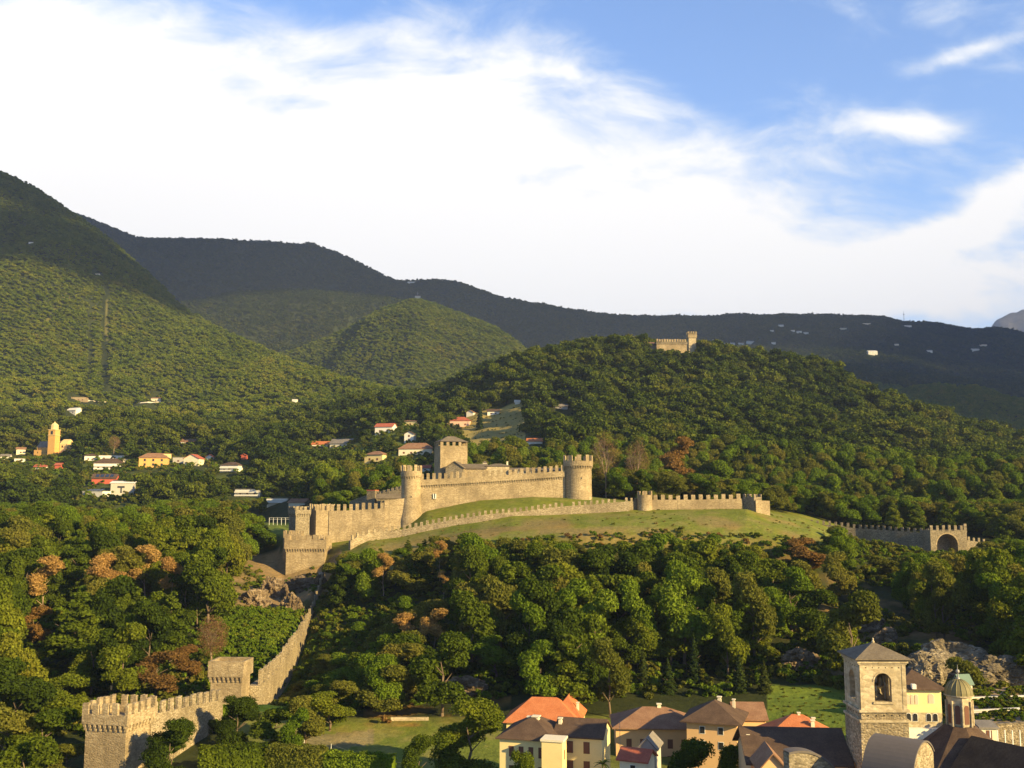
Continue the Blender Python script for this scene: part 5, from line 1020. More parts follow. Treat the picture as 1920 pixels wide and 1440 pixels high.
def grid(y0, y1, sp, umax=.60):
    xs = np.arange(-umax*y1, umax*y1, sp); ys = np.arange(y0, y1, sp); X, Y = np.meshgrid(xs, ys); X = X+RS.uniform(-.7, .7, X.shape)*sp; Y = Y+RS.uniform(-.7, .7, Y.shape)*sp
    X = X.ravel(); Y = Y.ravel(); ok = (np.abs(X/Y) < umax) & (Y >= y0) & (Y < y1); return X[ok], Y[ok]
WS = []
for p_, q_ in zip([(400, 1330, 212), (466, 1292, 231), (490, 1276, 245), (512, 1251, 262), (535, 1222, 284)], [(466, 1292, 231), (490, 1276, 245), (512, 1251, 262), (535, 1222, 284), (572, 1163, 332)]):
    a_, b_ = P(*p_), P(*q_)
    for k in range(4): WS.append(a_.lerp(b_, k/4)-Vector((0, 0, 2.5)))
SH = Vector((SUN.x, SUN.y, 0)).normalized(); TE = math.tan(SEL)
def sunlim(X, Y, Wd):
    lim = np.full(np.shape(X), 1e3)
    for w_ in WS:
        dx, dy = X-w_.x, Y-w_.y; tq = dx*SH.x+dy*SH.y; pq = np.abs(dx*SH.y-dy*SH.x); lim = np.where((tq > 0) & (tq < 90) & (pq < 1.5+Wd*.35), np.minimum(lim, w_.z+np.maximum(tq-Wd*.3, 0)*TE), lim)
    return lim
def filt(X, Y, Hh, Wd, near=False):
    Z = groundz(X, Y); px, pb = proj(X, Y, Z); _, pt = proj(X, Y, Z+Hh); hw = Wd/2*F/Y*.8
    ok = vis(X, Y, Hh)
    for (a, b, c, d, yk) in KA: ok &= ~((Y < yk) & (Y > yk*.35) & (px+hw > a) & (px-hw < b) & (pt < d) & (pb > c))
    for (a, b, c, d, yk) in KA: ok &= ~((np.abs(Y-yk-4) < (9 if yk > 345 else 4)+ (b-a)*yk/F*.3) & (px > a) & (px < b))
    return ok, Z, px, pb, pt
# near wood
X, Y = grid(206, 625, 8.0)
n = len(X); Hh = RS.uniform(15, 26, n); Wd = Hh*RS.uniform(.50, .74, n)
Z = groundz(X, Y); px, pb = proj(X, Y, Z); cl_ = np.interp(px, cpx, cpy); zc = np.array([P(960, c+RS.uniform(0, 26 if q_ < 1600 else 12), y).z for c, y, q_ in zip(cl_, Y, px)])
lim = np.where((Y < 430) | (px < 520), zc-Z, 99); behind = (Y > 425) & (Y < 520) & (px > 600)
lim = np.where(behind, np.array([P(960, np.interp(a, [600, 700, 760, 1110, 1180, 1440, 1560, 1920], [925, 905, 870, 850, 860, 905, 900, 860]), y).z for a, y in zip(px, Y)])-Z, lim)
Hh = np.minimum(Hh, np.where(behind, 15, 26)); Hh = np.minimum(Hh, lim)
Hh = np.minimum(Hh, sunlim(X, Y, Wd)-Z)
ok = Hh > 3.0; Hh = np.maximum(Hh, 3); Wd = np.minimum(np.maximum(Wd, 5), Hh*1.1)
ok2, Z, px, pb, pt = filt(X, Y, Hh, Wd); ok &= ok2
ok &= ~((Y > 338) & (Y < 428) & (px > 500) & (px < 1520) & ~((Y < 374) & (px > 622) & (px < 850))); ok &= ~((Y >= 428) & (Y < 485) & (px > 490) & (px < 1112)); ok &= ~((Y > 399) & (Y < 445) & (px > 1480) & (px < 1860))
ok &= ~((Y < 224) & (px > 430) & (px < 960)); ok &= ~((Y < 221) & (px >= 960) & (px < 1450)); ok &= ~((Y < 226) & (px > 120) & (px < 470)); ok &= ~((Y < 215) & (px > 1400))
mid = (pb+pt)/2
for k, po in enumerate(POLY):
    bad = inpoly(px, pb, po) | inpoly(px, mid, po) | (inpoly(px, pt, po) & (Y < 400))
    if k >= 3: bad &= RS.rand(n) < .9
    ok &= ~(bad & (Y < 400))
ok &= ~((Y < 420) & (px > 528) & (px < 604) & (pt < np.interp(px, [528, 560, 604], [1262, 1230, 1090])))
X, Y, Z, Hh, Wd, px, pb, pt = [a[ok] for a in (X, Y, Z, Hh, Wd, px, pb, pt)]
order = np.argsort(-(Hh/Y)); print('near wood trees', len(X))
cnt = {'broad': 0, 'olive': 0, 'tall': 0}; rest = []; CR = {}
ZR = [(600, 'by the steep wall'), (690, 'left of the slim round tower'), (760, 'below the slim round tower'), (840, 'below the keep'), (920, 'below the long curtain wall'), (1000, 'below the curtain wall end'), (1060, 'below the broad round tower'), (1130, 'right of the broad tower'), (1190, 'below the small turret'), (1250, 'below the straight outer wall'), (1320, 'left of the corner block'), (1390, 'below the corner block'), (1450, 'right of the hilltop grass'), (1520, 'below the far right wall'), (1590, 'above the bell tower'), (1660, 'left of the arched gate'), (1740, 'below the arched gate'), (1815, 'right of the arched gate'), (1860, 'near the right edge'), (1930, 'beyond the right edge')]
ZL = [(-400, 'at the left edge'), (60, 'below the yellow church'), (120, 'under the white villas'), (180, 'below the grey modern house'), (240, 'right of the grey house'), (300, 'below the orange house'), (360, 'below the cream gable'), (420, 'left of the white fence'), (480, 'left of the bastion')]
ROWS = [(960, 'highest row'), (1010, 'second row'), (1060, 'third row'), (1110, 'middle row'), (1160, 'lower row'), (1230, 'lowest row'), (9999, 'bottom row')]
KN = {'broad': ('round tree', 'round'), 'olive': ('olive tree', 'olive'), 'tall': ('narrow tree', 'narrow')}
def zone(px_, Y_, pt_):
    Z_ = ZL if px_ < 600 else ZR; col_ = [t for q_, t in Z_ if px_ >= q_][-1] if px_ > -400 else Z_[0][1]
    if Y_ > 425 and px_ >= 600: return col_, 'behind'
    return col_, [t for q_, t in ROWS if pt_ < q_][0]
picked = []
for i in order:
    if len(picked) >= 297: rest.append(i); continue
    r_ = random.random(); kd = 'broad' if r_ < .64 else ('olive' if r_ < .84 else 'tall'); col_, row_ = zone(px[i], Y[i], pt[i]); picked.append((i, kd, col_, row_))
BUCK = {}
for e in picked: BUCK.setdefault(e[1:], []).append(e[0])
ORD = ['leftmost', 'second', 'third', 'fourth', 'fifth', 'sixth', 'seventh', 'eighth', 'ninth', 'tenth', 'eleventh', 'twelfth', 'thirteenth', 'fourteenth', 'fifteenth', 'sixteenth', 'seventeenth', 'eighteenth', 'nineteenth', 'twentieth']
for (kd, col_, row_), ids in BUCK.items():
    ids.sort(key=lambda i: px[i]); m_ = len(ids)
    for q_, i in enumerate(ids):
        pre = '' if m_ == 1 else ('left of two ' if q_ == 0 else 'right of two ') if m_ == 2 else (ORD[min(q_, 19)]+' ')
        nm_ = KN[kd][0]+('s' if m_ == 2 else ''); wh_ = ' beyond the walls, ' if row_ == 'behind' else ', '+row_+' of trees '
        lb = (pre+nm_+wh_+col_)
        cm = random.choice((BROAD+BROADF[:1] if px[i] > 600 else BROAD) if kd == 'broad' else (OLIVE if kd == 'olive' else TALL))
        o_, c_ = make_tree('broadleaf_tree', cm, random.choice(TR), (X[i], Y[i], Z[i]-.5), random.uniform(0, 6.28), Hh[i], Wd[i]*(1.5 if kd == 'tall' else 1), lb, 'tree', 'trees of the woods around the castle'); CR.setdefault(kd, c_)

def stuff(name, label, pts, srcs, cat, smin=.75, smax=1.25):
    """one object: points carrying instances of crown meshes already in the scene"""
    me = bpy.data.meshes.new(name); me.from_pydata([tuple(p[:3]) for p in pts], [], []); at_ = me.attributes.new('sx', 'FLOAT_VECTOR', 'POINT'); at_.data.foreach_set('vector', np.array([(p[3], p[3], p[4]) for p in pts], np.float32).ravel())
    ob = link(name, me); tag(ob, label, cat, kind='stuff')
    ng = bpy.data.node_groups.new(name, 'GeometryNodeTree'); ng.interface.new_socket('Geometry', in_out='INPUT', socket_type='NodeSocketGeometry'); ng.interface.new_socket('Geometry', in_out='OUTPUT', socket_type='NodeSocketGeometry')
    N = ng.nodes; Lk = ng.links; gi = N.new('NodeGroupInput'); go = N.new('NodeGroupOutput'); iop = N.new('GeometryNodeInstanceOnPoints'); jn = N.new('GeometryNodeJoinGeometry')
    for s in srcs:
        oi = N.new('GeometryNodeObjectInfo'); oi.inputs['Object'].default_value = s; oi.inputs['As Instance'].default_value = True; Lk.new(oi.outputs['Geometry'], jn.inputs[0])
    Lk.new(gi.outputs[0], iop.inputs['Points']); Lk.new(jn.outputs[0], iop.inputs['Instance']); iop.inputs['Pick Instance'].default_value = True
    ri = N.new('FunctionNodeRandomValue'); ri.data_type = 'INT'; ri.inputs[4].default_value = 0; ri.inputs[5].default_value = len(srcs)-1; Lk.new(ri.outputs[2], iop.inputs['Instance Index'])
    rr = N.new('FunctionNodeRandomValue'); rr.data_type = 'FLOAT_VECTOR'; rr.inputs[0].default_value = (0, 0, 0); rr.inputs[1].default_value = (.12, .12, 6.28); Lk.new(rr.outputs[0], iop.inputs['Rotation'])
    na_ = N.new('GeometryNodeInputNamedAttribute'); na_.data_type = 'FLOAT_VECTOR'; na_.inputs[0].default_value = 'sx'; Lk.new(na_.outputs[0], iop.inputs['Scale'])
    Lk.new(iop.outputs[0], go.inputs[0]); md = ob.modifiers.new('scatter', 'NODES'); md.node_group = ng; return ob
# source trees for the far woods stand on the wooded hill as trees of their own
def src_tree(cm, px_, py_, y0, lb, h=13, w_=13):
    Yh = hit(px_, py_, y0); p = P(px_, py_, Yh); o_ = empty('broadleaf_tree', p, random.uniform(0, 6), lb, 'tree'); s = 1.0
    c_ = link('crown', cm, o_); mb = MB(); mb.tube((0, 0, -3), (0, 0, 7), .4, .2, 6); mb.build('trunk', M_BARK, o_); return c_
FC = [src_tree(cm, *a) for cm, a in zip(FARC, [(1340, 668, 900, 'lone tree crown on the crest right of the hilltop castle'), (1160, 662, 900, 'high tree crown on the crest left of the hilltop castle'), (1560, 715, 800, 'tree crown at the shoulder where the wooded hill bends down to the right'), (930, 712, 800, 'tree crown on the left shoulder of the wooded hill')])]
FS = [src_tree(cm, *a) for cm, a in zip(FARS, [(130, 560, 1300, 'tree at the head of the pale track on the left mountain'), (330, 640, 1300, 'tree on the right shoulder of the left mountain'), (560, 712, 1200, 'tree low on the long spur of the left mountain')])]
FX = [src_tree(cm, *a) for cm, a in zip(FARX, [(583, 465, 3600, 'tree on the highest knob of the dark back ridge'), (1650, 600, 3500, 'tree on the skyline of the dark ridge left of the mast'), (1215, 600, 3600, 'tree on the low point of the dark back ridge')])]
crowns_near = [CR['broad'], CR['olive'], CR['tall']]
# rest of near wood
stuff('hillside_wood', 'unbroken wood filling the gaps between the nearer trees on the castle hill and left hill', [(X[i], Y[i], Z[i]-.5, Wd[i]/14., Hh[i]/20.) for i in rest], crowns_near, 'wood')
def forest(name, label, y0, y1, sp, h0, h1, wr, srcs, refw=14., refh=14., cond=None, umax=.58):
    X, Y = grid(y0, y1, sp, umax); n = len(X); Hh = h0+(h1-h0)*RS.rand(n)**1.8; Wd = Hh*wr*RS.uniform(.8, 1.25, n)
    ok, Z, px, pb, pt = filt(X, Y, Hh, Wd); ok &= (pb > 300)
    if cond is not None: ok &= cond(X, Y, px, pb)
    pts = np.stack([X, Y, Z-.22*Hh, Wd/refw, Hh*1.12/refh], 1)[ok]; print(name, len(pts)); return stuff(name, label, pts, srcs, 'forest')
def cond_mid(X, Y, px, pb):
    ok = ~((px > 868) & (px < 985) & (Y > 640) & (Y < 900)); ok &= ~((px > 640) & (px < 800) & (Y > 680) & (Y < 850) & (RS.rand(len(X)) < .65)); ok &= ~((px < 620) & (Y > 650) & (Y < 880) & (fbm(X/40, Y/40) > .0) & (RS.rand(len(X)) < .6)); 
    ok &= ~((px > 1560) & (fbm(X/26+4, Y/26) > .13)); return ok
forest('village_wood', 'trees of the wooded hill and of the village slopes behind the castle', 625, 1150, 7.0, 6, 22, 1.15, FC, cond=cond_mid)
def cut(px, w0): return lambda: None
def cond_far(X, Y, px, pb):
    ok = ~((np.abs(px-170-(pb-560)*-.02) < 6.5) & (pb > 560) & (pb < 725)); ok &= ~((np.abs(px-198) < 8.5) & (pb > 535) & (pb < 745)); ok &= ~((np.abs(px-(128-(pb-550)*.75)) < 3.5) & (pb > 545) & (pb < 640) & (RS.rand(len(X)) < .8)); return ok
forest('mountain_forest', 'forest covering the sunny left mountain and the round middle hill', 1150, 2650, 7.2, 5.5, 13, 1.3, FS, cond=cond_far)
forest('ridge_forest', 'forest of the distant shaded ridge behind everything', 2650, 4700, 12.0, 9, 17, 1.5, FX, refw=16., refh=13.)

# ---- hand placed trees and shrubs: (px, base py or None, Y, height m, width m, kind, label)
def at_px(px, Y, py=None):
    x = pxx(px, 1200 if py is None else py, Y); return (x, Y, gz(x, Y)-.4)
KIND = {'tan': (TAN, 'autumn_tree'), 'aut': (AUT, 'autumn_tree'), 'hi': (HIRES, 'broadleaf_tree'), 'fresh': (BROADF, 'broadleaf_tree'), 'green': (BROAD, 'broadleaf_tree'), 'con': (CONI, 'conifer_tree'), 'tall': (TALL, 'broadleaf_tree'), 'olive': (OLIVE, 'broadleaf_tree')}
def place(px, ptop, Y, w_, kind, label, hmin=3, cat='tree', group=None, lift=0):
    x = pxx(px, ptop, Y); z = gz(x, Y)-.4; ztop = pz(ptop, Y); h = max(hmin, min(ztop, float(sunlim(np.array([x]), np.array([Y]), w_*1.0)[0]) if px > 480 else ztop)-z); w_ = min(w_, h*1.3); ms, nm = KIND[kind]
    o_, c_ = make_tree(nm, random.choice(ms), TRP if kind in ('tan',) else random.choice(TR), (x, Y, z), random.uniform(0, 6.28), h, w_, label, cat, group)
    if kind in ('tan', 'aut') and h > 1.25*w_: c_.scale = (1, 1, 1.25*w_/h); c_.location = (0, 0, (1-1.25*w_/h)*20)
    return o_
for a in TA: place(*a)
# bare winter trees with fine brownish twigs
TWIG = m_leaf('brown_twigs', [(0, (.20, .115, .06)), (1, (.28, .17, .09))], .2)
def bare(px, ptop, Y, w_, lb, seed):
    x = pxx(px, ptop, Y); z = gz(x, Y)-.5; h = pz(ptop, Y)-z; root = empty('bare_tree', (x, Y, z), 0, lb, 'tree'); me = bare_mesh(seed, h, M_PALEBARK); link('branches', me, root, scale=(w_/h*1.5, w_/h*1.5, 1.0))
    rs = np.random.RandomState(seed); n_ = 7000; d = rs.normal(size=(n_, 3)); d /= np.linalg.norm(d, axis=1)[:, None]; pos = d*np.array([w_/2, w_/2, h*.36])*rs.uniform(.5, 1, n_)[:, None]; pos[:, 2] += h*.62
    V_, Q_ = quads(pos, rs.normal(size=(n_, 3))/1.7, .22, rs); link('twigs', np_mesh('twigs', V_, Q_, TWIG), root)
bare(1135, 802, 448, 13, 'bare brown tree with fine twigs just right of the broad round tower', 3)
bare(1193, 822, 446, 11, 'second bare reddish tree, right of the first one by the broad round tower', 5)
bare(215, 815, 850, 10, 'bare brown tree right of the yellow church', 8)
bare(400, 1150, 262, 8, 'thin bare tree above the small gate tower', 9)
# undergrowth shrubs on the ivy slope and rocky slopes (ground cover, uncountable)
SHR = [crown(s, 1.4, 1.6, -.2, 7, 330, .38, mt) for s, mt in ((31, M_LEAFB), (32, M_OLIVE), (33, M_LEAF))]; SHA = crown(34, 1.4, 1.4, -.2, 6, 280, .36, M_AUT)
def shrub(px, py, Yr, me, s, lb, gp=None):
    x = pxx(px, py, Yr); o_ = link('shrub', me, None, (x, Yr, gz(x, Yr)-.1), random.uniform(0, 6), (s, s, s)); return tag(o_, lb, 'shrub', gp)
S0 = [shrub(470, 1180, 285, SHR[0], 1.5, 'low bright bush in the middle of the green slope left of the steep wall'), shrub(1620, 1180, 275, SHR[1], 1.5, 'olive bush on the brown clearing above the bell tower roof'), shrub(540, 1130, 330, SHR[2], 1.4, 'dark bush on the rocks under the bastion')]
S1 = shrub(725, 1345, 221, SHA, 1.2, 'red orange bush at the left end of the low garden wall')
def scatter(name, label, y0, y1, sp, srcs, cond, s0, s1):
    X, Y = grid(y0, y1, sp); Z = groundz(X, Y); px, pb = proj(X, Y, Z); ok = cond(X, Y, px, pb); s = RS.uniform(s0, s1, len(X)); pts = np.stack([X, Y, Z-.15, s, s], 1)[ok]; print(name, len(pts)); return stuff(name, label, pts, srcs, 'undergrowth')
scatter('undergrowth', 'low ivy and bramble cover on the green slope left of the steep wall', 222, 335, 1.5, [S0[0], S0[2], S0[0]], lambda X, Y, px, pb: (px > 400) & (px < 590) & (pb > 1145) & (pb < 1300) & ~((pb > 1225) & (px < 470) & (Y < 240)) & (pb < np.interp(px, [460, 512, 556, 590], [1290, 1240, 1175, 1100])), .7, 1.3)
scatter('undergrowth', 'scrub growing between the rocks under the bastion', 315, 385, 3.4, S0, lambda X, Y, px, pb: (px > 430) & (px < 640) & (pb > 1060) & (fbm(X/9, Y/9) > .0) , .6, 1.3)
scatter('undergrowth', 'scrub and bushes on the slopes between the trees of the near woods', 206, 345, 3.3, S0, lambda X, Y, px, pb: ((px > 600) | (px < 430)) & ~((px > 1440) & (fbm(X/12, Y/12) < .03)) & ~((Y < 236) & (px > 560) & (px < 1440)) & (Y < 336), .8, 2.0)
scatter('undergrowth', 'dry bushes scattered along the lower edge of the castle grass', 338, 368, 2.6, S0+S0+[S1], lambda X, Y, px, pb: (px > 640) & (px < 1600) & ((Y < 348) | ((fbm(X/14, Y/14) > .16) & (Y < 364))), .6, 1.4)
tp = []
for a_, d_ in TERR:
    for k in range(120): u_, v_ = RS.rand(), RS.uniform(.9, 7.6); q = a_+d_*u_+Vector((0, v_, .15)); sz = RS.uniform(.25, .7); tp.append((q.x, q.y, q.z-.1, sz, sz))
stuff('terrace_plants', 'low shrubs and vines planted along the garden terraces at the right', tp, [S0[0], S0[1], S0[2]], 'plants')
scatter('undergrowth', 'low plants on the garden terraces at the right edge', 150, 215, 2.2, S0[:2], lambda X, Y, px, pb: (px > 1790) & (Y > 196), .5, .9)
scatter('vine_rows', 'rows of vines on the open slope right of the keep', 650, 890, 3.0, [S0[1]], lambda X, Y, px, pb: (px > 870) & (px < 980) & (np.mod(Y, 16) < 3), .5, .8)

scatter('undergrowth', 'bushes crowding the ditch on the right of the steep wall', 232, 365, 2.6, S0, lambda X, Y, px, pb: (px < 680) & (px > np.interp(Y, [231, 262, 308, 352, 372], [500, 540, 580, 603, 616])), .8, 1.7)
scatter('undergrowth', 'scrub on the bank in front of the right hand town wall', 336, 398, 3.0, S0, lambda X, Y, px, pb: (px > 1585) & (px < 1900), .9, 2.0)
scatter('garden_bushes', 'bushes and hedgerows between the village houses on the left slope', 640, 900, 5.5, S0, lambda X, Y, px, pb: (px < 860) & (fbm(X/25, Y/25) > -.12), 1.2, 2.6)
TUF = [link('grass_tussock', crown(s_, .9, .5, 0, 5, 160, .3, mt_), None, (pxx(p_, 985, 360), 360, gz(pxx(p_, 985, 360), 360))) for s_, mt_, p_ in ((41, M_OLIVE, 1150), (42, m_leaf('dry_grass', [(0, (.26, .20, .08)), (1, (.36, .27, .11))]), 1230))]
tag(TUF[0], 'olive grass tussock on the hill lawn below the small turret', 'grass tuft'); tag(TUF[1], 'dry straw coloured tussock on the hill lawn right of the turret', 'grass tuft')
scatter('grass_tussocks', 'tufts of rough and dry grass all over the castle hill lawn', 339, 400, 4.2, TUF, lambda X, Y, px, pb: (px > 640) & (px < 1590) & (fbm(X/18, Y/9) > -.05), .35, .8)
scatter('grass_tussocks', 'tufts of rough grass on the green bank left of the bell tower', 205, 290, 2.2, TUF[:1], lambda X, Y, px, pb: (px > 1440) & (px < 1600) & (pb > 1285), .3, .7)
scatter('undergrowth', 'scrub growing over the pale cliff and the brown clearing above the bell tower', 222, 300, 3.6, S0, lambda X, Y, px, pb: (px > 1480) & (px < 1920) & (pb < 1300) & (fbm(X/8, Y/8) > -.02), .7, 1.6)
def ribbon(name, pts, wid):
    W_ = []
    for a_, b_ in zip(pts[:-1], pts[1:]):
        for k in range(12): W_.append((a_[0]+(b_[0]-a_[0])*k/12, a_[1]+(b_[1]-a_[1])*k/12))
    vs = []; 
    for px_, py_ in W_: Yh = hit(px_, py_, 900); x_ = pxx(px_, py_, Yh); vs += [(x_, Yh-wid, gz(x_, Yh-wid)+.8), (x_, Yh+wid, gz(x_, Yh+wid)+1.0)]
    m_ = MB(); m_.add(vs, [(2*i, 2*i+2, 2*i+3, 2*i+1) for i in range(len(W_)-1)]); tag(m_.build(name, M_CREAM, None), kind='structure')
ribbon('hillside_road', [(150, 752), (200, 754), (250, 756), (330, 755)], 3.5)
# hedges in the garden
def hedge(pa, pb_, Y0, Y1, hgt, wid, mat, lb):
    a = Vector((pxx(pa, 1420, Y0), Y0, 0)); b = Vector((pxx(pb_, 1420, Y1), Y1, 0)); z = gz(a.x, a.y); d = b-a; L_ = d.length; rs = np.random.RandomState(int(pa)); n_ = int(L_*hgt*95)
    t_ = rs.uniform(0, 1, n_); side = rs.randint(0, 3, n_); bump = .35*np.sin(t_*L_*2.2)+.25*np.sin(t_*L_*.9+1)
    xx = np.where(side == 2, rs.uniform(-.5, .5, n_), np.where(side == 0, -.5, .5))*(wid+bump*.4); zz = np.where(side == 2, 1, rs.uniform(-.3, 1, n_))*(hgt+bump*.35)
    pos = np.stack([t_*L_, xx, zz], 1)+rs.normal(size=(n_, 3))*.09; nor = np.stack([rs.normal(size=n_)*.5, np.where(side == 2, 0, np.sign(xx)), np.where(side == 2, 1, .25)], 1)+rs.normal(size=(n_, 3))*.35; nor /= np.linalg.norm(nor, axis=1)[:, None]
    V_, Q_ = quads(pos, nor, .38, rs); k = len(V_); w2, h2 = wid*.38, hgt*.9; bx = [(0, -w2, -1), (L_, -w2, -1), (L_, w2, -1), (0, w2, -1), (0, -w2, h2), (L_, -w2, h2), (L_, w2, h2), (0, w2, h2)]
    Q_ = np.concatenate([Q_, np.array([(0, 1, 5, 4), (1, 2, 6, 5), (2, 3, 7, 6), (3, 0, 4, 7), (4, 5, 6, 7)])+k]); ob = link('hedge', np_mesh('hedge', np.concatenate([V_, np.array(bx)]), Q_, mat), None, (a.x, a.y, z), math.atan2(d.y, d.x)); tag(ob, lb, 'hedge')
hedge(372, 500, 181, 184, 6.3, 3.4, M_LEAF, 'dark hedge behind the bottom left tower, left part of the hedge row'); hedge(505, 610, 184, 182, 6.0, 3.4, M_OLIVE, 'rusty olive hedge in the middle of the hedge row'); hedge(612, 738, 182, 180, 5.8, 3.4, M_LEAFB, 'bright green tall hedge at the right end of the hedge row')
# fence posts around the lawn with a net
fr = empty('garden_fence', at_px(625, 196), 0, 'thin wire fence with pale posts in front of the lawn', 'fence'); O = fr.location; prev = None
fp = [(625, 198), (672, 193), (720, 190), (767, 187), (575, 206)]
for px_, Yp_ in fp:
    q = Vector(at_px(px_, Yp_)); mb = MB(); mb.tube(q-O, q-O+Vector((0, 0, 3.0)), .07, .06, 6); mb.build('post', M_WPAINT, fr)
mb = MB(); pts_ = [Vector(at_px(a, b)) for a, b in [(575, 206), (625, 198), (672, 193), (720, 190), (767, 187)]]
for a, b in zip(pts_[:-1], pts_[1:]):
    for zz in (.8, 1.5, 2.2, 2.9): mb.tube(a-O+Vector((0, 0, zz)), b-O+Vector((0, 0, zz)), .02, .02, 3)
mb.build('wire', M_METAL, fr)
# low garden wall with flowers
a = Vector(at_px(735, 223)); b = Vector(at_px(805, 223)); mb = MB(); d = b-a; mb.box(0, d.length, -.3, .3, -1, 1.1); tag(link('garden_wall', mb.mesh('garden_wall', M_ASHLAR), None, a, math.atan2(d.y, d.x)), 'low pale stone wall along the back edge of the lawn', 'wall')
# white fence by the castle meadow
fr = empty('meadow_fence', P(505, 976, 438), 0, 'white rail fence on the grass left of the castle', 'fence'); O = fr.location; e_ = P(543, 976, 436)-O
for k in range(6): mb = MB(); mb.box(-.07, .07, -.07, .07, -2, 1.25); mb.build('post', M_WPAINT, fr, e_*(k/5))
for zz in (.55, 1.2): mb = MB(); mb.tube(Vector((0, 0, zz)), e_+Vector((0, 0, zz)), .06, .06, 5); mb.build('rail', M_WPAINT, fr)
# vineyard posts / garden rails near lower wall
gr_y = 198; fr = empty('garden_railing', Vector(at_px(455, 198)), 0, 'low pale garden railing below the bushy tree by the gate tower', 'fence'); O = fr.location; e_ = Vector(at_px(495, 197))-O
for k in range(4): mb = MB(); mb.box(-.06, .06, -.06, .06, -3, 1.1); mb.build('post', M_WPAINT, fr, e_*(k/3))
mb = MB(); mb.tube((0, 0, 1.0), e_+Vector((0, 0, 1.0)), .05, .05, 5); mb.build('rail', M_WPAINT, fr)

# rocks
M_ROCKP = m_stone('pale_cliff', (.18, .145, .10), (.36, .30, .215), (.52, .45, .34), .9, .9, .8)
def rock(px, py, Yr, sx_, sy_, sz_, lb, seed):
    rs = np.random.RandomState(seed); import bmesh
    b = bmesh.new(); bmesh.ops.create_icosphere(b, subdivisions=5, radius=1)
    for v in b.verts:
        p = v.co.copy(); k = mnoise.fractal(p*1.3+Vector((seed, 0, 0)), .9, 2.1, 5)*.26; q_ = mnoise.cell(Vector((p.x*3.2+k*4, p.y*3.2, p.z*1.6+k*6+seed)))*.20; v.co = p*(1+k+q_)
        v.co.x *= sx_; v.co.y *= sy_; v.co.z *= sz_
    me = bpy.data.meshes.new('rock_outcrop'); b.to_mesh(me); b.free(); me.materials.append(M_ROCKP if 'pale' in lb else M_ROCK); p = P(px, py, Yr); tag(link('rock_outcrop', me, None, p), lb, 'rock')
rock(566, 1108, 362, 8, 4, 4.2, 'brown rock the bastion stands on', 1); rock(512, 1112, 350, 5, 4, 5, 'tan cliff left below the bastion', 2); rock(482, 1135, 335, 5, 4, 5, 'tan sloping rock at the left end of the cliff', 3); rock(545, 1140, 330, 3, 3, 4, 'small pointed rock below the bastion near the steep wall', 4); rock(600, 1105, 362, 2.4, 3, 5, 'dark rock beside the top of the steep wall', 5)
rock(1788, 1250, 228, 9, 4, 4.8, 'pale cliff above the yellow villa', 6); rock(1868, 1265, 222, 7, 4, 3.5, 'pale rock ledge at the right above the terraces', 7); rock(1735, 1262, 224, 4, 3, 3.6, 'pale cliff end right of the bell tower roof', 8)
rock(1625, 1172, 285, 5, 3, 2.4, 'tan rocks in the clearing above the bell tower', 9); rock(1500, 1240, 252, 4, 3, 3, 'tan rock on the brown bank left of the bell tower', 10); rock(1660, 1200, 268, 3, 2, 3, 'small tan rock directly above the bell tower roof', 11)
#rock(530, 1245, 268, 3.2, 6, 3.6, 'stony bank at the foot of the steep wall', 12); rock(548, 1222, 282, 3.0, 6, 4.4, 'upper stony bank beside the steep wall', 13)
rock(870, 1290, 240, 5, 2, 2.4, 'orange brown earth bank behind the large round tree', 14)

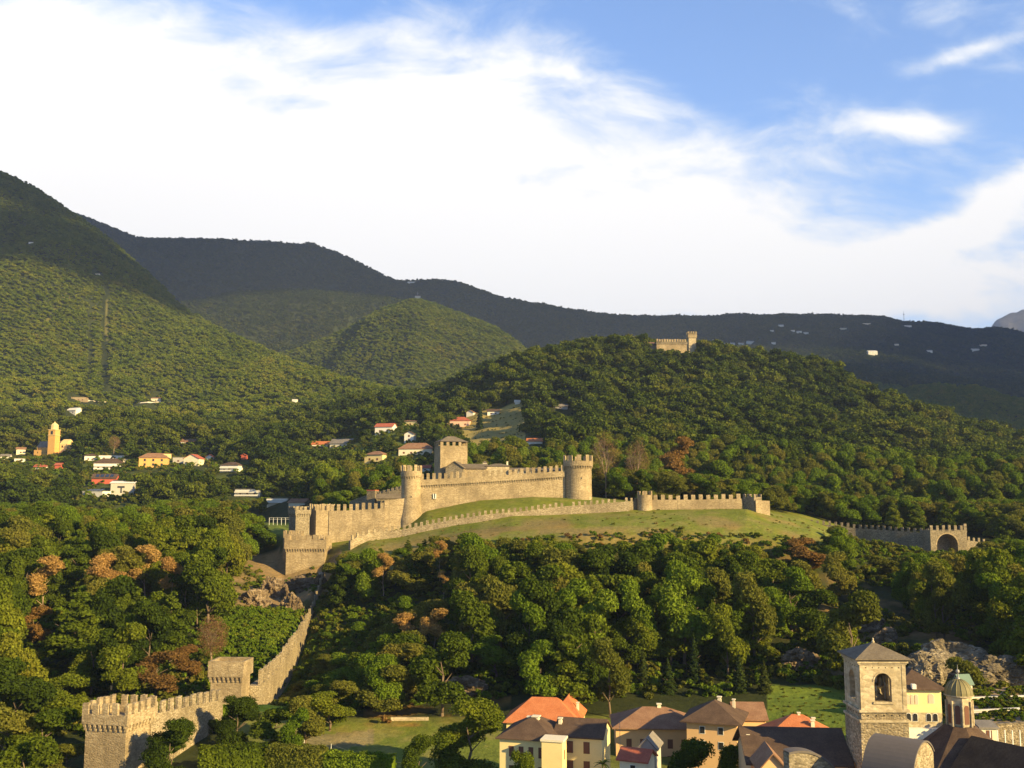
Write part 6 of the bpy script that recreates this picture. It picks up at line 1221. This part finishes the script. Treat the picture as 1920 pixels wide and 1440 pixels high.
# palm in front of the yellow house
pr_ = empty('palm_tree', at_px(1128, 160), 0, 'small palm tree in front of the shuttered yellow wing', 'palm'); zt_ = pz(1432, 160)-pr_.location.z; mb = MB(); mb.tube((0, 0, -1), (0, 0, zt_), .2, .16, 8); mb.build('trunk', M_BARK, pr_)
rs = random.Random(5)
for k in range(14):
    a = 2*PI*k/14+rs.uniform(-.2, .2); mb = MB(); el = rs.uniform(.1, 1.1); prev = Vector((0, 0, zt_)); w0 = .28
    for s in range(5):
        t_ = (s+1)/5; q = Vector((math.cos(a)*1.5*t_, math.sin(a)*1.5*t_, zt_+math.sin(el)*1.5*t_-.9*t_*t_)); n_ = Vector((-math.sin(a), math.cos(a), 0))*w0*(1-t_*.8); n0 = Vector((-math.sin(a), math.cos(a), 0))*w0*(1-(t_-.2)*.8)
        mb.add([prev-n0, prev+n0, q+n_, q-n_], [(0, 1, 2, 3)]); prev = q
    mb.build('frond', M_CONF, pr_)

# ------------------------------------------------------------------ haze and the clouds behind the viewer that shade the far ridge
mb = MB(); mb.box(-9500, 13500, -600, 14000, -420, 2450)
hz, t, o = newmat('haze_air'); pv = t.new('ShaderNodeVolumePrincipled'); pv.inputs['Color'].default_value = (.48, .62, 1.0, 1); pv.inputs['Density'].default_value = 5.6e-5; pv.inputs['Anisotropy'].default_value = 0.0
t.l.new(pv.outputs[0], o.inputs['Volume']); tag(mb.build('haze', hz), kind='stuff', label='thin blue summer haze in the valley air', cat='haze')
CLM, t, o = newmat('cloud_white'); bsdf(t, o, (.85, .85, .85), 1.0)
def cloud(target_pts, alt, rad, seed):
    V_ = []; T_ = []; k = 0; rs = np.random.RandomState(seed)
    for (px_, Yt, zt2) in target_pts:
        x = pxx(px_, 500, Yt); tt_ = (alt-zt2)/SUN.z; c = np.array([x+SUN.x*tt_, Yt+SUN.y*tt_, alt])
        for j in range(3):
            r = rad*rs.uniform(.7, 1.2); cc = c+np.array([rs.uniform(-.4, .4)*rad, rs.uniform(-.4, .4)*rad, rs.uniform(-.1, .1)*rad]); V_.append(cc+IV2*(1+rs.uniform(-.12, .12, len(IV2)))[:, None]*r*np.array([1, 1, .28])); T_.append(IF2+k); k += len(IV2)
    tag(link('cloud', np_mesh('cloud', np.concatenate(V_), np.zeros((0, 4), int), CLM, True, np.concatenate(T_))), kind='structure')
TG = []
for px_ in range(100, 2000, 95):
    for Yt_ in (3650, 4050, 4350, 4700): TG.append((px_, Yt_, gz(pxx(px_, 500, Yt_), Yt_)))
for px_ in (1560, 1690, 1820, 1950): TG += [(px_, 1650, 60), (px_, 2050, 150)]
for px_ in (1350, 1500, 1650, 1800, 1950): TG += [(px_, 2500, 250), (px_, 3000, 330)]
cloud(TG, 2900, 330, 3)
cloud([(px_, 2250, 700) for px_ in range(-250, 330, 80)] + [(px_, 2050, 480) for px_ in range(-250, 290, 80)], 2900, 200, 4)
